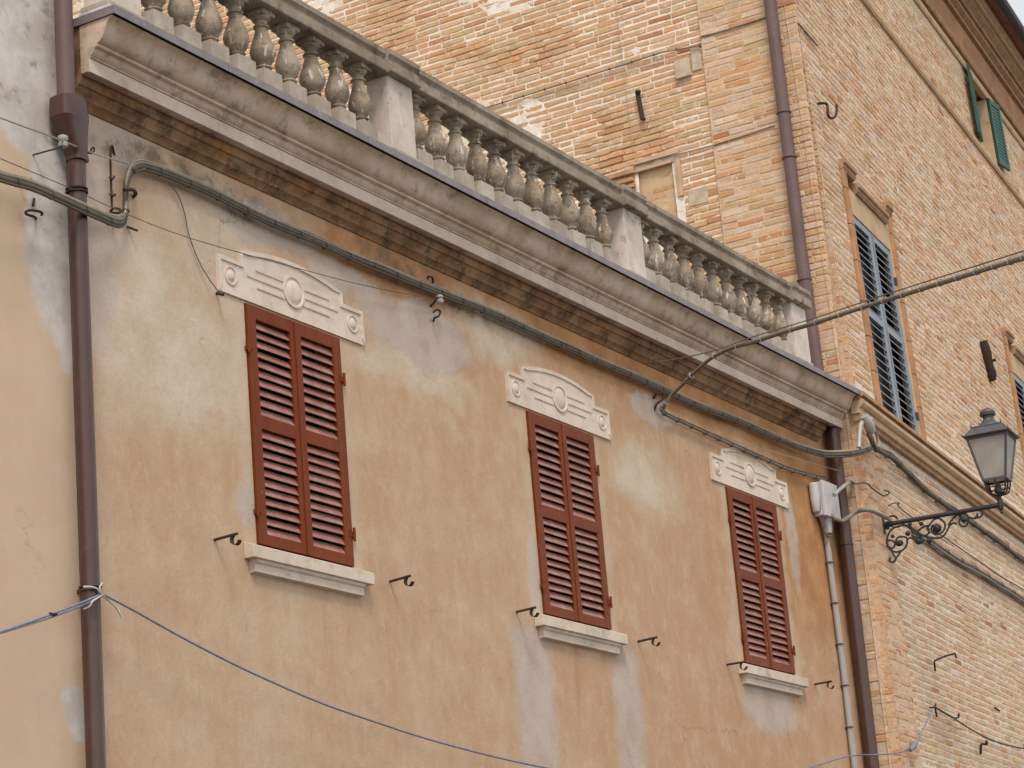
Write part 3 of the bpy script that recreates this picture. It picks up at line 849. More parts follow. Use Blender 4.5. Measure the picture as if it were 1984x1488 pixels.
for a, z, L, H in lay(NICHE[0] - 0.015, NICHE[1] + 0.015, 5.35, 6.46, [], jt=0.002):
    stuff_brick(SIDE, a, z, L, H, -0.084 + rb.uniform(-0.004, 0.003), 0, tint(0.5))
me = bpy.data.meshes.new('brickwork')
bl = root_loc(bh)
me.from_pydata([(x - bl.x, y - bl.y, z - bl.z) for x, y, z in stuff_v], [], stuff_f)
at = me.color_attributes.new('tint', 'FLOAT_COLOR', 'POINT')
at.data.foreach_set('color', np.array([(*c, 1.0) for c in stuff_c], dtype=np.float32).ravel())
bm = bmesh.new(); bm.from_mesh(me); bmesh.ops.recalc_face_normals(bm, faces=bm.faces); bm.to_mesh(me); bm.free()
me.materials.append(M['old_brick'])
bo = bpy.data.objects.new('brickwork', me); COL.objects.link(bo); bo.parent = bh
tag(bo, kind='stuff')

# --- niche on the side wall
MB().box(XS + 0.085, XS + 0.12, NICHE[0] - 0.02, NICHE[1] + 0.45, 5.3, 6.56).build('niche_back', M['niche_render'], bh)
nf = MB()
nf.box(XS + 0.005, XS + 0.10, NICHE[0] - 0.10, NICHE[0] - 0.055, 6.02, 6.55).box(XS + 0.02, XS + 0.10, NICHE[0] - 0.052, NICHE[0] - 0.02, 6.02, 6.46)
nf.build('niche_jamb', M['niche_render'], bh)
MB().box(XS - 0.002, XS + 0.10, NICHE[0] - 0.10, NICHE[1] + 0.02, 6.552, 6.60).box(XS + 0.02, XS + 0.10, NICHE[0] - 0.018, NICHE[1] + 0.02, 6.465, 6.50).build('niche_head', M['niche_render'], bh)
for (dy, dz, w_, h_) in ((NICHE[1] + 0.04, 6.36, 0.3, 0.05), (NICHE[1] + 0.03, 6.28, 0.16, 0.045), (NICHE[1] + 0.02, 6.455, 0.4, 0.06)):
    MB().box(XS - 0.015, XS + 0.1, dy, dy + w_, dz, dz + h_).build('niche_moulding', M['brown_brick'], bh, bevel=0.008)
MB().box(XS - 0.02, XS + 0.05, 1.13, 1.33, 7.45, 7.68).build('projecting_stone', M['stone_block'], bh, bevel=0.012)
MB().box(XS + 0.015, XS + 0.05, 0.99, 1.12, 7.50, 7.80).build('projecting_stone', M['stone_block'], bh, bevel=0.012)
MB().box(XS + 0.026, XS + 0.06, 1.10, 1.36, 5.86, 6.07).build('mortar_patch', M['stone_block'], bh, bevel=0.012)

# --- string course and upper mouldings on the front
def moulding(name, prof, s0, s1, mat, parent=bh):
    return MB().extrude(prof, s0, s1, lambda a, p, q: FW(a, p, q)).build(name, M[mat], parent)
moulding('string_course', [(-0.06, 2.93), (0.01, 2.93), (0.018, 2.965), (0.045, 2.985), (0.045, 3.01), (-0.06, 3.01)], -0.02, 14.0, 'brown_brick')
moulding('string_course', [(-0.06, 3.012), (0.03, 3.012), (0.03, 3.075), (0.06, 3.09), (0.085, 3.12), (0.085, 3.165), (-0.06, 3.165)], -0.04, 14.0, 'ochre_render')
moulding('string_course', [(-0.06, 3.167), (0.06, 3.167), (0.06, 3.19), (0.105, 3.20), (0.105, 3.245), (0.0, 3.285), (-0.06, 3.285)], -0.05, 14.0, 'brown_brick')
moulding('upper_string', [(-0.05, 9.36), (0.03, 9.36), (0.05, 9.40), (0.05, 9.44), (-0.05, 9.46)], 0.0, 19.0, 'ochre_render')
moulding('attic_string', [(-0.05, 10.70), (0.03, 10.70), (0.045, 10.74), (0.045, 10.80), (-0.05, 10.80)], 0.0, 19.5, 'ochre_render')
moulding('attic_string', [(-0.05, 10.92), (0.045, 10.92), (0.065, 10.96), (0.065, 11.0), (-0.05, 11.0)], 0.0, 19.5, 'brown_brick')
moulding('frieze', [(-0.3, 10.75), (0.0, 10.75), (0.0, 11.75), (-0.3, 11.75)], 0.0, 19.5, 'frieze_render')
moulding('eaves_moulding', [(-0.3, 11.60), (0.06, 11.60), (0.06, 11.66), (0.13, 11.70), (0.13, 11.78), (-0.3, 11.78)], -0.1, 19.7, 'brown_brick')
moulding('eaves_moulding', [(-0.3, 11.782), (0.17, 11.782), (0.17, 11.84), (0.25, 11.90), (0.25, 11.96), (-0.3, 11.96)], -0.15, 19.7, 'brown_brick')
moulding('eaves_moulding', [(-0.3, 11.962), (0.30, 11.962), (0.30, 12.03), (0.36, 12.07), (0.36, 12.12), (-0.3, 12.12)], -0.15, 19.7, 'ochre_render')
moulding('roof', [(-4.0, 13.4), (0.46, 12.13), (0.50, 12.16), (-4.0, 13.48)], -0.5, 20.0, 'roof_tile')
gp = []
for k in range(9):
    a = math.pi + math.pi * k / 8
    gp.append((0.56 + 0.09 * math.cos(a), 12.16 + 0.09 * math.sin(a)))
gp += [(0.64, 12.16), (0.48, 12.16)]
moulding('gutter', gp, -0.5, 20.0, 'dark_gutter')

# --- upper windows with blue-grey louvred shutters in terracotta frames
def upper_window(win, ears=True):
    s0, s1, z0, z1 = win
    # frame: jamb pieces of moulded terracotta, joints every 0.45 m
    z = 3.29
    while z < 6.2:
        z2 = min(z + rb.uniform(0.42, 0.5), 6.22)
        for a, b in ((s0 - 0.205, s0 - 0.055), (s1 + 0.085, s1 + 0.225)):
            MB().box(a, b, -0.05, 0.035, z, z2 - 0.007, FW).build('jamb_block', M['terracotta'], bh, bevel=0.006)
        z = z2
    fr = MB()
    fr.box(s0 - 0.054, s0 - 0.003, -0.10, 0.006, 3.29, 6.2, FW).box(s1 + 0.003, s1 + 0.084, -0.10, 0.006, 3.29, 6.2, FW)
    fr.box(s0 - 0.003, s1 + 0.003, -0.10, 0.006, z1 + 0.004, 6.04, FW)
    fr.build('window_render', M['ochre_render'], bh)
    w_ = s1 - s0
    for a, b, q in ((s0 - 0.21, s0 + 0.30, 6.20), (s0 + 0.30, s1 - 0.05, 6.045), (s1 - 0.05, s1 + 0.60, 6.22)):
        b2 = min(b, s1 + 0.24)
        MB().extrude([(-0.05, q), (0.03, q), (0.05, q + 0.03), (0.05, q + 0.06), (0.075, q + 0.075), (0.075, q + 0.125), (-0.05, q + 0.125)], a, b2, lambda A, p, qq: FW(A, p, qq)).build('hood_moulding', M['brown_brick'], bh)
    MB().box(s0 + 0.302, s1 - 0.052, -0.05, 0.004, 6.171, 6.30, FW).build('hood_panel', M['ochre_render'], bh)
    MB().box(s0 - 0.02, s1 + 0.02, -0.20, -0.19, z0 - 0.02, z1 + 0.02, FW).build('window_pane', M['dark_glass'], bh)
    MB().box(s0 - 0.02, s1 + 0.02, -0.19, 0.05, z0 - 0.06, z0 - 0.012, FW).build('sill', M['sill_stone'], bh)
    H = z1 - z0
    lw = w_ / 2 - 0.004
    for k in range(2):
        a = s0 + 0.002 + k * (lw + 0.004)
        o0, o1 = -0.045, -0.005
        m = MB()
        m.box(a, a + 0.10, o0, o1, z0, z1, FW).box(a + lw - 0.10, a + lw, o0, o1, z0, z1, FW)
        for q0, q1 in ((0, 0.09), (0.50 * H, 0.50 * H + 0.09), (H - 0.09, H)):
            m.box(a + 0.10, a + lw - 0.10, o0, o1 - 0.001, z0 + q0, z0 + q1, FW)
        lf = m.build('shutter', M['blue_paint'], bh)
        MB().box(a + 0.035, a + 0.06, o1 + 0.0005, o1 + 0.012, z0 + 0.01, z1 - 0.01, FW).build('stile_bead', M['blue_paint'], lf)
        for q0, q1 in ((0.09, 0.50 * H), (0.50 * H + 0.09, H - 0.09)):
            n_ = 11
            for j in range(n_):
                zz = z0 + q0 + (q1 - q0) * (j + 0.15) / n_
                MB().extrude([(-0.008, zz), (-0.008, zz + 0.012), (-0.026, zz + 0.018), (-0.026, zz + 0.006)], a + 0.102, a + lw - 0.102, lambda A, p, q: FW(A, p, q)).build('slat', M['blue_paint'], lf)
        for hz in (0.35, H - 0.4):
            x_ = a - 0.02 if k == 0 else a + lw + 0.02
            MB().tube([FW(x_, 0.005, z0 + hz - 0.05), FW(x_, 0.005, z0 + hz + 0.05)], 0.022, 6).build('hinge', M['wrought_iron'], lf)
upper_window(UPW0)
upper_window(UPW1)

# --- attic window, green shutters folded half open
s0, s1, z0, z1 = ATT
MB().box(s0 - 0.01, s1 + 0.01, -0.22, -0.20, z0, z1, FW).build('window_pane', M['kerb_stone'], bh)
for a_ in (s0 - 0.012, s1 + 0.002):
    MB().box(a_, a_ + 0.010, -0.22, 0.004, z0, z1, FW).build('window_reveal', M['ochre_render'], bh)
def green_leaf(sh, ang, w_):
    ca, sa = math.cos(ang), math.sin(ang)
    def GM(a, o, z): return FW(sh + a * ca - o * sa, 0.03 + a * sa + o * ca, z)
    m = MB()
    m.box(0, 0.07, -0.02, 0.02, z0 - 0.02, z1 + 0.02, GM).box(w_ - 0.07, w_, -0.02, 0.02, z0 - 0.02, z1 + 0.02, GM)
    for q0, q1 in ((z0 - 0.02, z0 + 0.07), (z1 - 0.07, z1 + 0.02)):
        m.box(0.07, w_ - 0.07, -0.019, 0.019, q0, q1, GM)
    lf = m.build('shutter', M['green_paint'], bh)
    n_ = 16
    for j in range(n_):
        zz = z0 + 0.075 + (z1 - z0 - 0.15) * j / n_
        MB().box(0.072, w_ - 0.072, -0.012, 0.012, zz, zz + 0.045, GM).build('slat', M['green_paint'], lf)
green_leaf(s0 - 0.02, R(172), 0.48)
green_leaf(s1 + 0.02, R(8), 0.46)

# ------------------------------------------------------------------ downpipes
dp = empty('downpipe', (-2.48, -0.1, -5.3), 'brown metal downpipe with offset funnel between the cream and the plaster house', 'downpipe')
MB().tube([(-2.482, -0.1, -5.3), (-2.480, -0.1, -1.6), (-2.476, -0.1, 0.0), (-2.474, -0.1, 2.27)], 0.060, 20).build('pipe', M['pipe_paint'], dp, smooth=40)
MB().tube([(-2.574, -0.12, 2.60), (-2.572, -0.12, 9.0)], 0.060, 20).build('pipe', M['faded_pipe_paint'], dp, smooth=40)
fn = MB()
rings = [(-2.535, 0.122, 0.085, 2.645), (-2.54, 0.128, 0.088, 2.635), (-2.542, 0.130, 0.09, 2.50), (-2.542, 0.128, 0.089, 2.497), (-2.520, 0.098, 0.078, 2.40), (-2.488, 0.068, 0.066, 2.29), (-2.475, 0.064, 0.064, 2.262), (-2.475, 0.064, 0.064, 2.235)]
vs, fs = [], []
for (cx_, rx_, ry_, z_) in rings:
    for k in range(24):
        a = 2 * math.pi * k / 24
        c_, s_ = math.cos(a), math.sin(a)
        vs.append((cx_ + rx_ * math.copysign(abs(c_) ** 0.55, c_), -0.11 + ry_ * math.copysign(abs(s_) ** 0.55, s_), z_))
for i in range(len(rings) - 1):
    for k in range(24):
        fs.append((i * 24 + k, i * 24 + (k + 1) % 24, (i + 1) * 24 + (k + 1) % 24, (i + 1) * 24 + k))
fs += [tuple(range(24)), tuple((len(rings) - 1) * 24 + k for k in range(24))]
fn.add(vs, fs).build('funnel', M['pipe_paint'], dp, smooth=22)
for z_, m_ in ((2.02, 'iron'), (-0.60, 'pipe_paint'), (0.9, None), (-3.2, 'pipe_paint')):
    if not m_: continue
    cl = MB()
    for dz in (0.0, 0.022):
        cl.tube([(-2.478 + 0.066 * math.cos(a), -0.1 + 0.066 * math.sin(a), z_ + dz) for a in [2 * math.pi * k / 20 for k in range(20)]], 0.008, 6, closed=True)
    cl.box(-2.486, -2.470, -0.04, 0.0, z_ - 0.002, z_ + 0.024)
    cl.build('clamp', M[m_], dp, smooth=40)

rp = empty('downpipe', (10.12, -0.1, -5.3), 'brown metal downpipe at the corner of the brick house passing through the cornice', 'downpipe')
MB().tube([(10.120, -0.086, -5.3), (10.12, -0.10, -0.8), (10.12, -0.115, 2.0), (10.12, -0.118, 2.9), (10.12, -0.10, 3.15)], 0.072, 20).build('pipe', M['pipe_paint'], rp, smooth=40)
MB().tube([(10.125, -0.03, 3.2), (10.125, -0.025, 3.7), (10.125, -0.004, 5.0), (10.125, -0.002, 12.0)], 0.072, 20).build('pipe', M['faded_pipe_paint'], rp, smooth=40)
for z_ in (6.07, 6.62, 4.6):
    MB().tube([(10.125 + 0.078 * math.cos(a), -0.003 + 0.078 * math.sin(a), z_) for a in [2 * math.pi * k / 20 for k in range(20)]], 0.010, 6, closed=True).build('clamp', M['faded_pipe_paint'], rp, smooth=40)
for z_ in (1.55, -0.9):
    MB().tube([(10.12 + 0.076 * math.cos(a), -0.108 + 0.076 * math.sin(a), z_) for a in [2 * math.pi * k / 20 for k in range(20)]], 0.010, 6, closed=True).build('clamp', M['pipe_paint'], rp, smooth=40)

# ------------------------------------------------------------------ shutter stays beside the red windows
stay_m = MB()
stay_m.tube([(0, 0.02, 0), (0, -0.19, 0.004)], 0.0105, 6)
cur = spline([(0, -0.150, 0.0), (0, -0.138, -0.022), (0, -0.138, -0.048), (0, -0.158, -0.068), (0, -0.182, -0.066), (0, -0.203, -0.042)], 4)
n_ = len(cur)
vs = [(-0.019, p.y, p.z) for p in cur] + [(0.019, p.y, p.z) for p in cur] + [(-0.019, p.y - 0.007, p.z - 0.003) for p in cur] + [(0.019, p.y - 0.007, p.z - 0.003) for p in cur]
fs = []
for i in range(n_ - 1):
    fs += [(i, i + 1, n_ + i + 1, n_ + i), (2 * n_ + i, 2 * n_ + i + 1, 3 * n_ + i + 1, 3 * n_ + i), (i, i + 1, 2 * n_ + i + 1, 2 * n_ + i), (n_ + i, n_ + i + 1, 3 * n_ + i + 1, 3 * n_ + i)]
fs += [(0, n_, 3 * n_, 2 * n_), (n_ - 1, 2 * n_ - 1, 4 * n_ - 1, 3 * n_ - 1)]
stay_m.add(vs, fs)
stay_me = stay_m.mesh('shutter_stay', M['iron'], smooth=50)
for (p, lab) in zip([(-1.052, 0.000, -0.047), (1.104, 0.000, -0.044), (2.982, 0.000, -0.045), (5.130, 0.000, -0.047), (6.958, 0.000, -0.066), (9.051, 0.000, -0.052)],
        ('rusty iron shutter stay left of the window nearest the left downpipe', 'rusty iron shutter stay right of the window nearest the left downpipe',
         'rusty iron shutter stay left of the middle red window', 'rusty iron shutter stay right of the middle red window',
         'rusty iron shutter stay left of the red window nearest the brick house', 'rusty iron shutter stay right of the red window nearest the brick house')):
    o = bpy.data.objects.new('shutter_stay', stay_me); COL.objects.link(o)
    o.location = p
    o.rotation_euler = (random.uniform(-.06, .03), 0, random.uniform(-.05, .05))
    tag(o, lab, 'shutter stay', 'iron stays beside the red shutters')

# ------------------------------------------------------------------ cables on the plaster house
def cable_thing(name, label, cat, strands, ties=None, tie_r=0.03, tie_mat='cable_tie', group=None):
    """strands: list of (points, radius, material)"""
    p0 = strands[0][0][0]
    e = empty(name, tuple(p0), label, cat, group)
    for pts, r, m in strands:
        MB().tube(pts, r, 8).build('cable', M[m], e, smooth=60)
    if ties:
        for p, d in at_len(strands[0][0], ties):
            u = d.orthogonal().normalized(); v = d.cross(u)
            MB().tube([p + (u * math.cos(a) + v * math.sin(a)) * tie_r for a in [2 * math.pi * k / 10 for k in range(10)]], 0.0045, 5, closed=True).build('cable_tie', M[tie_mat], e)
    return e
def shift(pts, dx=0, dy=0, dz=0, wob=0.0, seed=0):
    return [Vector((p.x + dx, p.y + dy + wob * 0.5 * mnoise.noise((p.x * 1.7, seed, 0)), p.z + dz + wob * mnoise.noise((p.x * 1.3, seed, 5)))) for p in pts]

main = spline([(-3.592, -0.200, 1.847), (-3.319, -0.200, 1.850), (-3.025, -0.190, 1.880), (-2.758, -0.190, 1.876), (-2.472, -0.180, 1.871), (-2.182, -0.120, 1.899), (-2.026, -0.080, 1.937), (-1.944, -0.060, 2.013), (-1.920, -0.050, 2.125), (-1.908, -0.050, 2.239), (-1.869, -0.050, 2.339), (-1.794, -0.050, 2.409), (-1.671, -0.050, 2.446), (-1.417, -0.050, 2.460), (-1.010, -0.050, 2.466), (-0.680, -0.050, 2.451), (-0.339, -0.050, 2.438), (0.247, -0.050, 2.443), (0.866, -0.050, 2.440), (1.264, -0.050, 2.453), (1.676, -0.050, 2.453), (2.224, -0.050, 2.469), (2.882, -0.050, 2.484), (3.756, -0.050, 2.478), (4.695, -0.050, 2.472), (5.398, -0.050, 2.476), (6.246, -0.050, 2.471), (6.919, -0.050, 2.467), (7.633, -0.050, 2.491), (8.355, -0.060, 2.486), (9.091, -0.080, 2.475), (9.660, -0.130, 2.479), (9.823, -0.300, 2.468), (10.006, -0.420, 2.500), (10.355, -0.460, 2.609)], 5)
cable_thing('cable_bundle', 'bundle of dark and grey cables strapped along the wall under the cornice', 'cable',
    [(main, 0.021, 'cable_dark'), (shift(main, dz=0.030, dy=-0.004, wob=0.010, seed=1), 0.014, 'cable_grey'), (shift(main, dz=-0.024, dy=-0.008, wob=0.012, seed=4), 0.010, 'cable_dark'), (shift(main, dz=0.045, dy=-0.008, wob=0.012, seed=8), 0.005, 'cable_pale')], 0.33, 0.027)
low = spline([(5.933, -0.070, 2.260), (6.032, -0.060, 2.231), (6.246, -0.050, 2.224), (6.467, -0.050, 2.226), (7.102, -0.050, 2.212), (7.743, -0.050, 2.205), (8.338, -0.050, 2.199), (8.893, -0.050, 2.193), (9.481, -0.050, 2.229), (9.935, -0.050, 2.262)], 5)
cable_thing('wall_cable', 'grey cable running from the wall anchor over the third window to the white box', 'cable', [(low, 0.017, 'cable_grey'), (shift(low, dz=0.014, dy=-0.012, wob=0.008, seed=2), 0.008, 'cable_dark')], 0.3, 0.024)

# cable crossing the street, hung from a messenger wire
msg_a, msg_b = Vector((5.663, -0.060, 2.641)), Vector((5.354, -1.000, 2.506))
far = Vector((-1.516, -6.400, 0.419))
mids = [(5.193, -1.420, 2.457), (4.755, -2.150, 2.345), (3.981, -3.050, 2.140), (2.670, -4.150, 1.751), (1.271, -5.100, 1.318), (-1.516, -6.400, 0.419)]
cross = spline([(6.003, -0.060, 2.245), (5.962, -0.120, 2.301), (5.948, -0.200, 2.367), (5.893, -0.320, 2.410), (5.786, -0.550, 2.493), (5.633, -0.800, 2.534), (5.418, -1.100, 2.513), (5.191, -1.420, 2.447), (4.973, -1.820, 2.401), (4.754, -2.150, 2.340), (3.977, -3.050, 2.130), (2.667, -4.150, 1.742), (1.268, -5.100, 1.309), (-1.520, -6.400, 0.412)], 6)
sc_ = cable_thing('street_cable', 'thick grey cable leaving the wall above the third window and crossing the street', 'cable', [(cross, 0.017, 'cable_grey'), (shift(cross, dz=-0.014, dy=0.010, wob=0.005, seed=3), 0.010, 'cable_dark')], 0.42, 0.026, 'tie_pale')
MB().tube(spline([msg_a, (5.540, -0.520, 2.567), msg_b] + [(p[0], p[1], p[2] + 0.035) for p in mids], 4), 0.0055, 6).build('messenger_wire', M['wire_thin'], sc_)
MB().tube(spline([(5.955, 0.000, 2.376), (5.927, -0.050, 2.400), (6.002, -0.080, 2.419), (5.998, -0.070, 2.359), (5.947, -0.030, 2.312), (5.951, 0.000, 2.258)], 5), 0.011, 6).build('wall_anchor', M['iron'], sc_)

# thin wires
def wire(label, pts, r=0.004, mat='wire_thin', name='thin_wire'):
    o = MB().tube(pts, r, 6).build(name, M[mat], None, smooth=60, at=tuple(pts[0]))
    return tag(o, label, 'wire')
wire('thin pale wire sloping from the left edge past the funnel to the cable bend', spline([(-3.602, -0.300, 2.185), (-3.396, -0.280, 2.202), (-3.079, -0.250, 2.234), (-2.741, -0.220, 2.267), (-2.311, -0.100, 2.348), (-1.986, -0.060, 2.398), (-1.712, -0.060, 2.424)], 5), 0.006, 'cable_pale')
wire('faint straight wire running from the left edge to the small insulator', spline([(-3.410, -0.120, 2.024), (-3.224, -0.120, 2.029), (-2.596, -0.120, 2.022), (-2.057, -0.100, 2.015), (-1.256, -0.080, 2.038), (0.205, -0.060, 2.173), (1.044, -0.060, 2.259), (2.024, -0.050, 2.399)], 4), 0.0035)
wire('thin loose wire hanging from the bundle down to the first lintel', spline([(-1.436, -0.040, 2.415), (-1.313, -0.030, 2.354), (-1.234, -0.020, 2.238), (-1.198, -0.020, 2.095), (-1.100, -0.020, 1.931), (-1.018, -0.040, 1.814), (-0.925, -0.050, 1.736)], 5), 0.004)
wire('thin straight wire running over the third lintel to the brick corner', spline([(6.103, -0.040, 2.229), (7.312, -0.060, 2.245), (8.518, -0.080, 2.303), (9.788, -0.120, 2.360), (10.263, -0.220, 2.349)], 4), 0.004, 'cable_pale')

# insulators, rings and hooks
def hook(label, strands, r=0.009, mat='iron', name='iron_hook', cat='hook', at=None, group=None):
    m = MB()
    for s_ in strands: m.tube(spline(s_, 5), r, 7)
    o = m.build(name, M[mat], None, smooth=60, at=at or tuple(strands[0][0]))
    return tag(o, label, cat, group)
ins = empty('insulator', (-2.717, -0.200, 2.280), 'round porcelain insulator in front of the brown funnel', 'insulator')
c_ = Vector((-2.717, -0.200, 2.280))
MB().lathe([(0.012, -0.045), (0.030, -0.040), (0.034, -0.02), (0.020, -0.006), (0.034, 0.008), (0.032, 0.03), (0.012, 0.04)], c_, 14).build('knob', M['porcelain'], ins, smooth=50)
MB().tube([c_ + Vector((-0.06, 0.20, -0.06)), c_ + Vector((-0.02, 0.0, -0.05)), c_ + Vector((0.0, 0.0, -0.04))], 0.006, 6).build('bracket', M['iron'], ins)
ins2 = empty('insulator', (2.039, -0.060, 2.400), 'small porcelain insulator on the grey patch right of the first lintel', 'insulator')
c_ = Vector((2.006, -0.090, 2.389))
MB().lathe([(0.012, -0.04), (0.028, -0.034), (0.032, -0.012), (0.018, 0.0), (0.030, 0.012), (0.026, 0.03), (0.01, 0.036)], c_, 14).build('knob', M['porcelain'], ins2, smooth=50)
MB().tube(spline([(2.001, 0.000, 2.344), (1.988, -0.050, 2.368), (1.991, -0.090, 2.394), (2.068, -0.090, 2.382)], 4), 0.009, 6).build('bracket', M['iron'], ins2)
hook('rusty ring hook under the small insulator on the grey patch', [[(2.032, 0.000, 2.228), (1.969, -0.050, 2.228), (1.986, -0.080, 2.242), (2.015, -0.080, 2.284), (1.969, -0.080, 2.291), (1.926, -0.070, 2.261)]])
hook('rusty ring hook just above the cable bundle right of the first lintel', [[(2.044, 0.000, 2.539), (1.989, -0.050, 2.544), (1.928, -0.080, 2.557), (1.872, -0.080, 2.547), (1.869, -0.070, 2.527)]])
hook('iron ring with spike on the cream wall under the left cable', [[(-2.778, 0.000, 1.920), (-2.813, -0.020, 1.860)], [(-2.764, 0.000, 1.788), (-2.853, -0.060, 1.762), (-2.976, -0.100, 1.738), (-2.956, -0.100, 1.764), (-2.888, -0.100, 1.783), (-2.825, -0.100, 1.787), (-2.819, -0.090, 1.770)]])
hook('twisted iron hook on the cream wall above the left cable', [[(-2.933, -0.020, 2.003), (-2.940, -0.060, 2.005), (-2.902, -0.060, 1.988), (-2.872, -0.060, 2.011), (-2.822, -0.050, 2.000)]], 0.007)
hook('small iron ring on the grey plaster right of the brown funnel', [[(-2.264, 0.000, 2.375), (-2.305, -0.060, 2.361), (-2.299, -0.090, 2.351), (-2.271, -0.090, 2.389), (-2.292, -0.090, 2.393), (-2.315, -0.090, 2.354)]], 0.007)
hook('upright rusty iron rod with rings left of the cable bend', [[(-1.952, 0.000, 2.469), (-2.013, -0.030, 2.509), (-2.046, -0.040, 2.430), (-2.051, -0.040, 2.244), (-2.051, -0.040, 2.054)], [(-2.018, 0.000, 2.051), (-2.061, -0.060, 2.009), (-2.047, -0.100, 2.003), (-2.045, -0.100, 2.029), (-2.097, -0.090, 2.021), (-2.093, -0.060, 2.011)], [(-2.065, -0.040, 2.266), (-2.064, -0.060, 2.246), (-2.016, -0.040, 2.284)], [(-2.067, -0.040, 2.144), (-2.066, -0.060, 2.125), (-2.013, -0.040, 2.156)]], 0.008)
hook('dark curled iron clip holding the cable bend', [[(-1.981, -0.090, 2.185), (-1.927, -0.090, 2.204), (-1.857, -0.070, 2.226), (-1.780, -0.030, 2.232), (-1.777, 0.000, 2.215)]], 0.013)
hook('short iron spike below the cable bend', [[(-1.851, -0.000, 1.984), (-1.835, -0.030, 1.966), (-1.813, -0.060, 1.949)]], 0.008)
hook('small iron nail at the lower left corner of the first lintel', [[(-0.882, 0.000, 1.751), (-0.919, -0.080, 1.711)]], 0.012)

# ------------------------------------------------------------------ white junction box and conduit
jb = empty('junction_box', (9.791, 0.000, 1.812), 'white plastic junction box on the wall beside the right downpipe', 'box')
bx0, bx1 = 9.575, 9.965
def QUAD(pts, d, name, mat, parent):
    """prism: front outline in the plane y = pts y, d metres deep to the wall"""
    m = MB(); n = len(pts)
    m.add([p for p in pts] + [(p[0], p[1] + d, p[2]) for p in pts], [tuple(range(n)), tuple(range(2 * n - 1, n - 1, -1))] + [(i, (i + 1) % n, n + (i + 1) % n, n + i) for i in range(n)])
    return m.build(name, M[mat], parent, bevel=0.006)
MB().box(bx0, bx1, -0.115, -0.004, 1.80, 2.17).build('body', M['box_plastic'], jb, bevel=0.012)
MB().box(bx0 - 0.008, bx1 + 0.008, -0.150, -0.116, 1.79, 2.18).build('cover', M['box_plastic'], jb, bevel=0.006)
MB().lathe([(0.032, -0.30), (0.040, -0.29), (0.052, -0.15), (0.052, 0.0), (0.03, 0.02)], (bx0 - 0.055, -0.06, 2.13), 14).build('cable_gland', M['box_plastic'], jb, smooth=40)
MB().lathe([(0.030, -0.17), (0.036, -0.16), (0.050, -0.01), (0.050, 0.0)], (bx0 + 0.17, -0.08, 1.80), 14).build('cable_gland', M['box_plastic'], jb, smooth=40)
cd = empty('conduit', (9.853, 0.000, -0.855), 'pale grey conduit running down the wall from the white box', 'conduit')
cpts = spline([(9.552, -0.080, 2.002), (9.579, -0.070, 1.878), (9.687, -0.050, 1.758), (9.760, -0.040, 1.601), (9.759, -0.040, 1.319), (9.766, -0.040, 0.928), (9.770, -0.040, 0.484), (9.774, -0.040, 0.044), (9.760, -0.040, -0.447), (9.753, -0.040, -0.867), (9.750, -0.040, -1.358)], 5)
MB().tube(cpts, 0.030, 10).build('conduit_pipe', M['conduit_plastic'], cd, smooth=60)
MB().tube(spline([(p[0] + 0.055, p[1], p[2]) for p in cpts[len(cpts)//2 - 8:]], 2), 0.014, 8).build('conduit_pipe', M['box_plastic'], cd, smooth=60)
for p, d in at_len(cpts, 0.44, 0.75):
    MB().box(p.x - 0.036, p.x + 0.036, p.y - 0.033, 0.0, p.z - 0.006, p.z + 0.006).build('conduit_clip', M['cable_tie'], cd)
wire('short grey cable loop hanging under the white junction box', spline([(9.671, -0.080, 1.704), (9.664, -0.080, 1.635), (9.708, -0.080, 1.597), (9.785, -0.080, 1.620), (9.858, -0.080, 1.722), (9.874, -0.080, 1.821)], 5), 0.013, 'cable_grey', 'loop_cable')
br = hook('short grey rod with a pale tip jutting from the brick corner over the downpipe', [[(10.233, -0.240, 2.264), (10.021, -0.240, 2.187), (9.855, -0.240, 2.113), (9.624, -0.240, 2.000)]], 0.022, 'porcelain', 'wall_rod', 'rod')

# ------------------------------------------------------------------ cables and irons on the brick house
def onfront(pts): return [Vector(p) for p in pts]
feed = spline([(9.721, -0.150, 1.812), (9.700, -0.200, 1.760), (9.769, -0.240, 1.740), (9.890, -0.280, 1.797), (9.965, -0.340, 1.855), (9.982, -0.458, 1.852), (10.407, -0.403, 1.891), (10.699, -0.382, 1.895), (10.759, -0.416, 1.875)], 5)
wire('grey cable arching from the white box across the downpipe to the lantern arm', feed, 0.024, 'cable_grey', 'lamp_cable')
ca = spline([(10.447, -0.449, 2.628), (10.897, -0.382, 2.665), (11.411, -0.277, 2.732), (11.723, -0.245, 2.709), (12.264, -0.158, 2.699), (12.831, -0.098, 2.645), (13.463, -0.032, 2.630), (14.152, 0.041, 2.626), (15.143, 0.145, 2.637), (15.989, 0.234, 2.634), (16.967, 0.337, 2.632), (18.110, 0.457, 2.603), (20.304, 0.687, 2.593)], 5)
cable_thing('brick_wall_cable', 'pair of dark cables sloping below the string course behind the lantern arm', 'cable', [(ca, 0.028, 'cable_dark'), (shift(ca, dz=0.035, dy=-0.01, wob=0.02, seed=6), 0.015, 'cable_grey')], 0.6, 0.036)
cb = spline([(12.103, -0.175, 1.991), (12.676, -0.114, 2.003), (13.331, -0.046, 1.994), (14.192, 0.045, 1.987), (15.116, 0.142, 2.009), (16.079, 0.243, 2.009), (16.745, 0.313, 2.013), (17.736, 0.417, 2.004), (19.901, 0.645, 2.001)], 5)
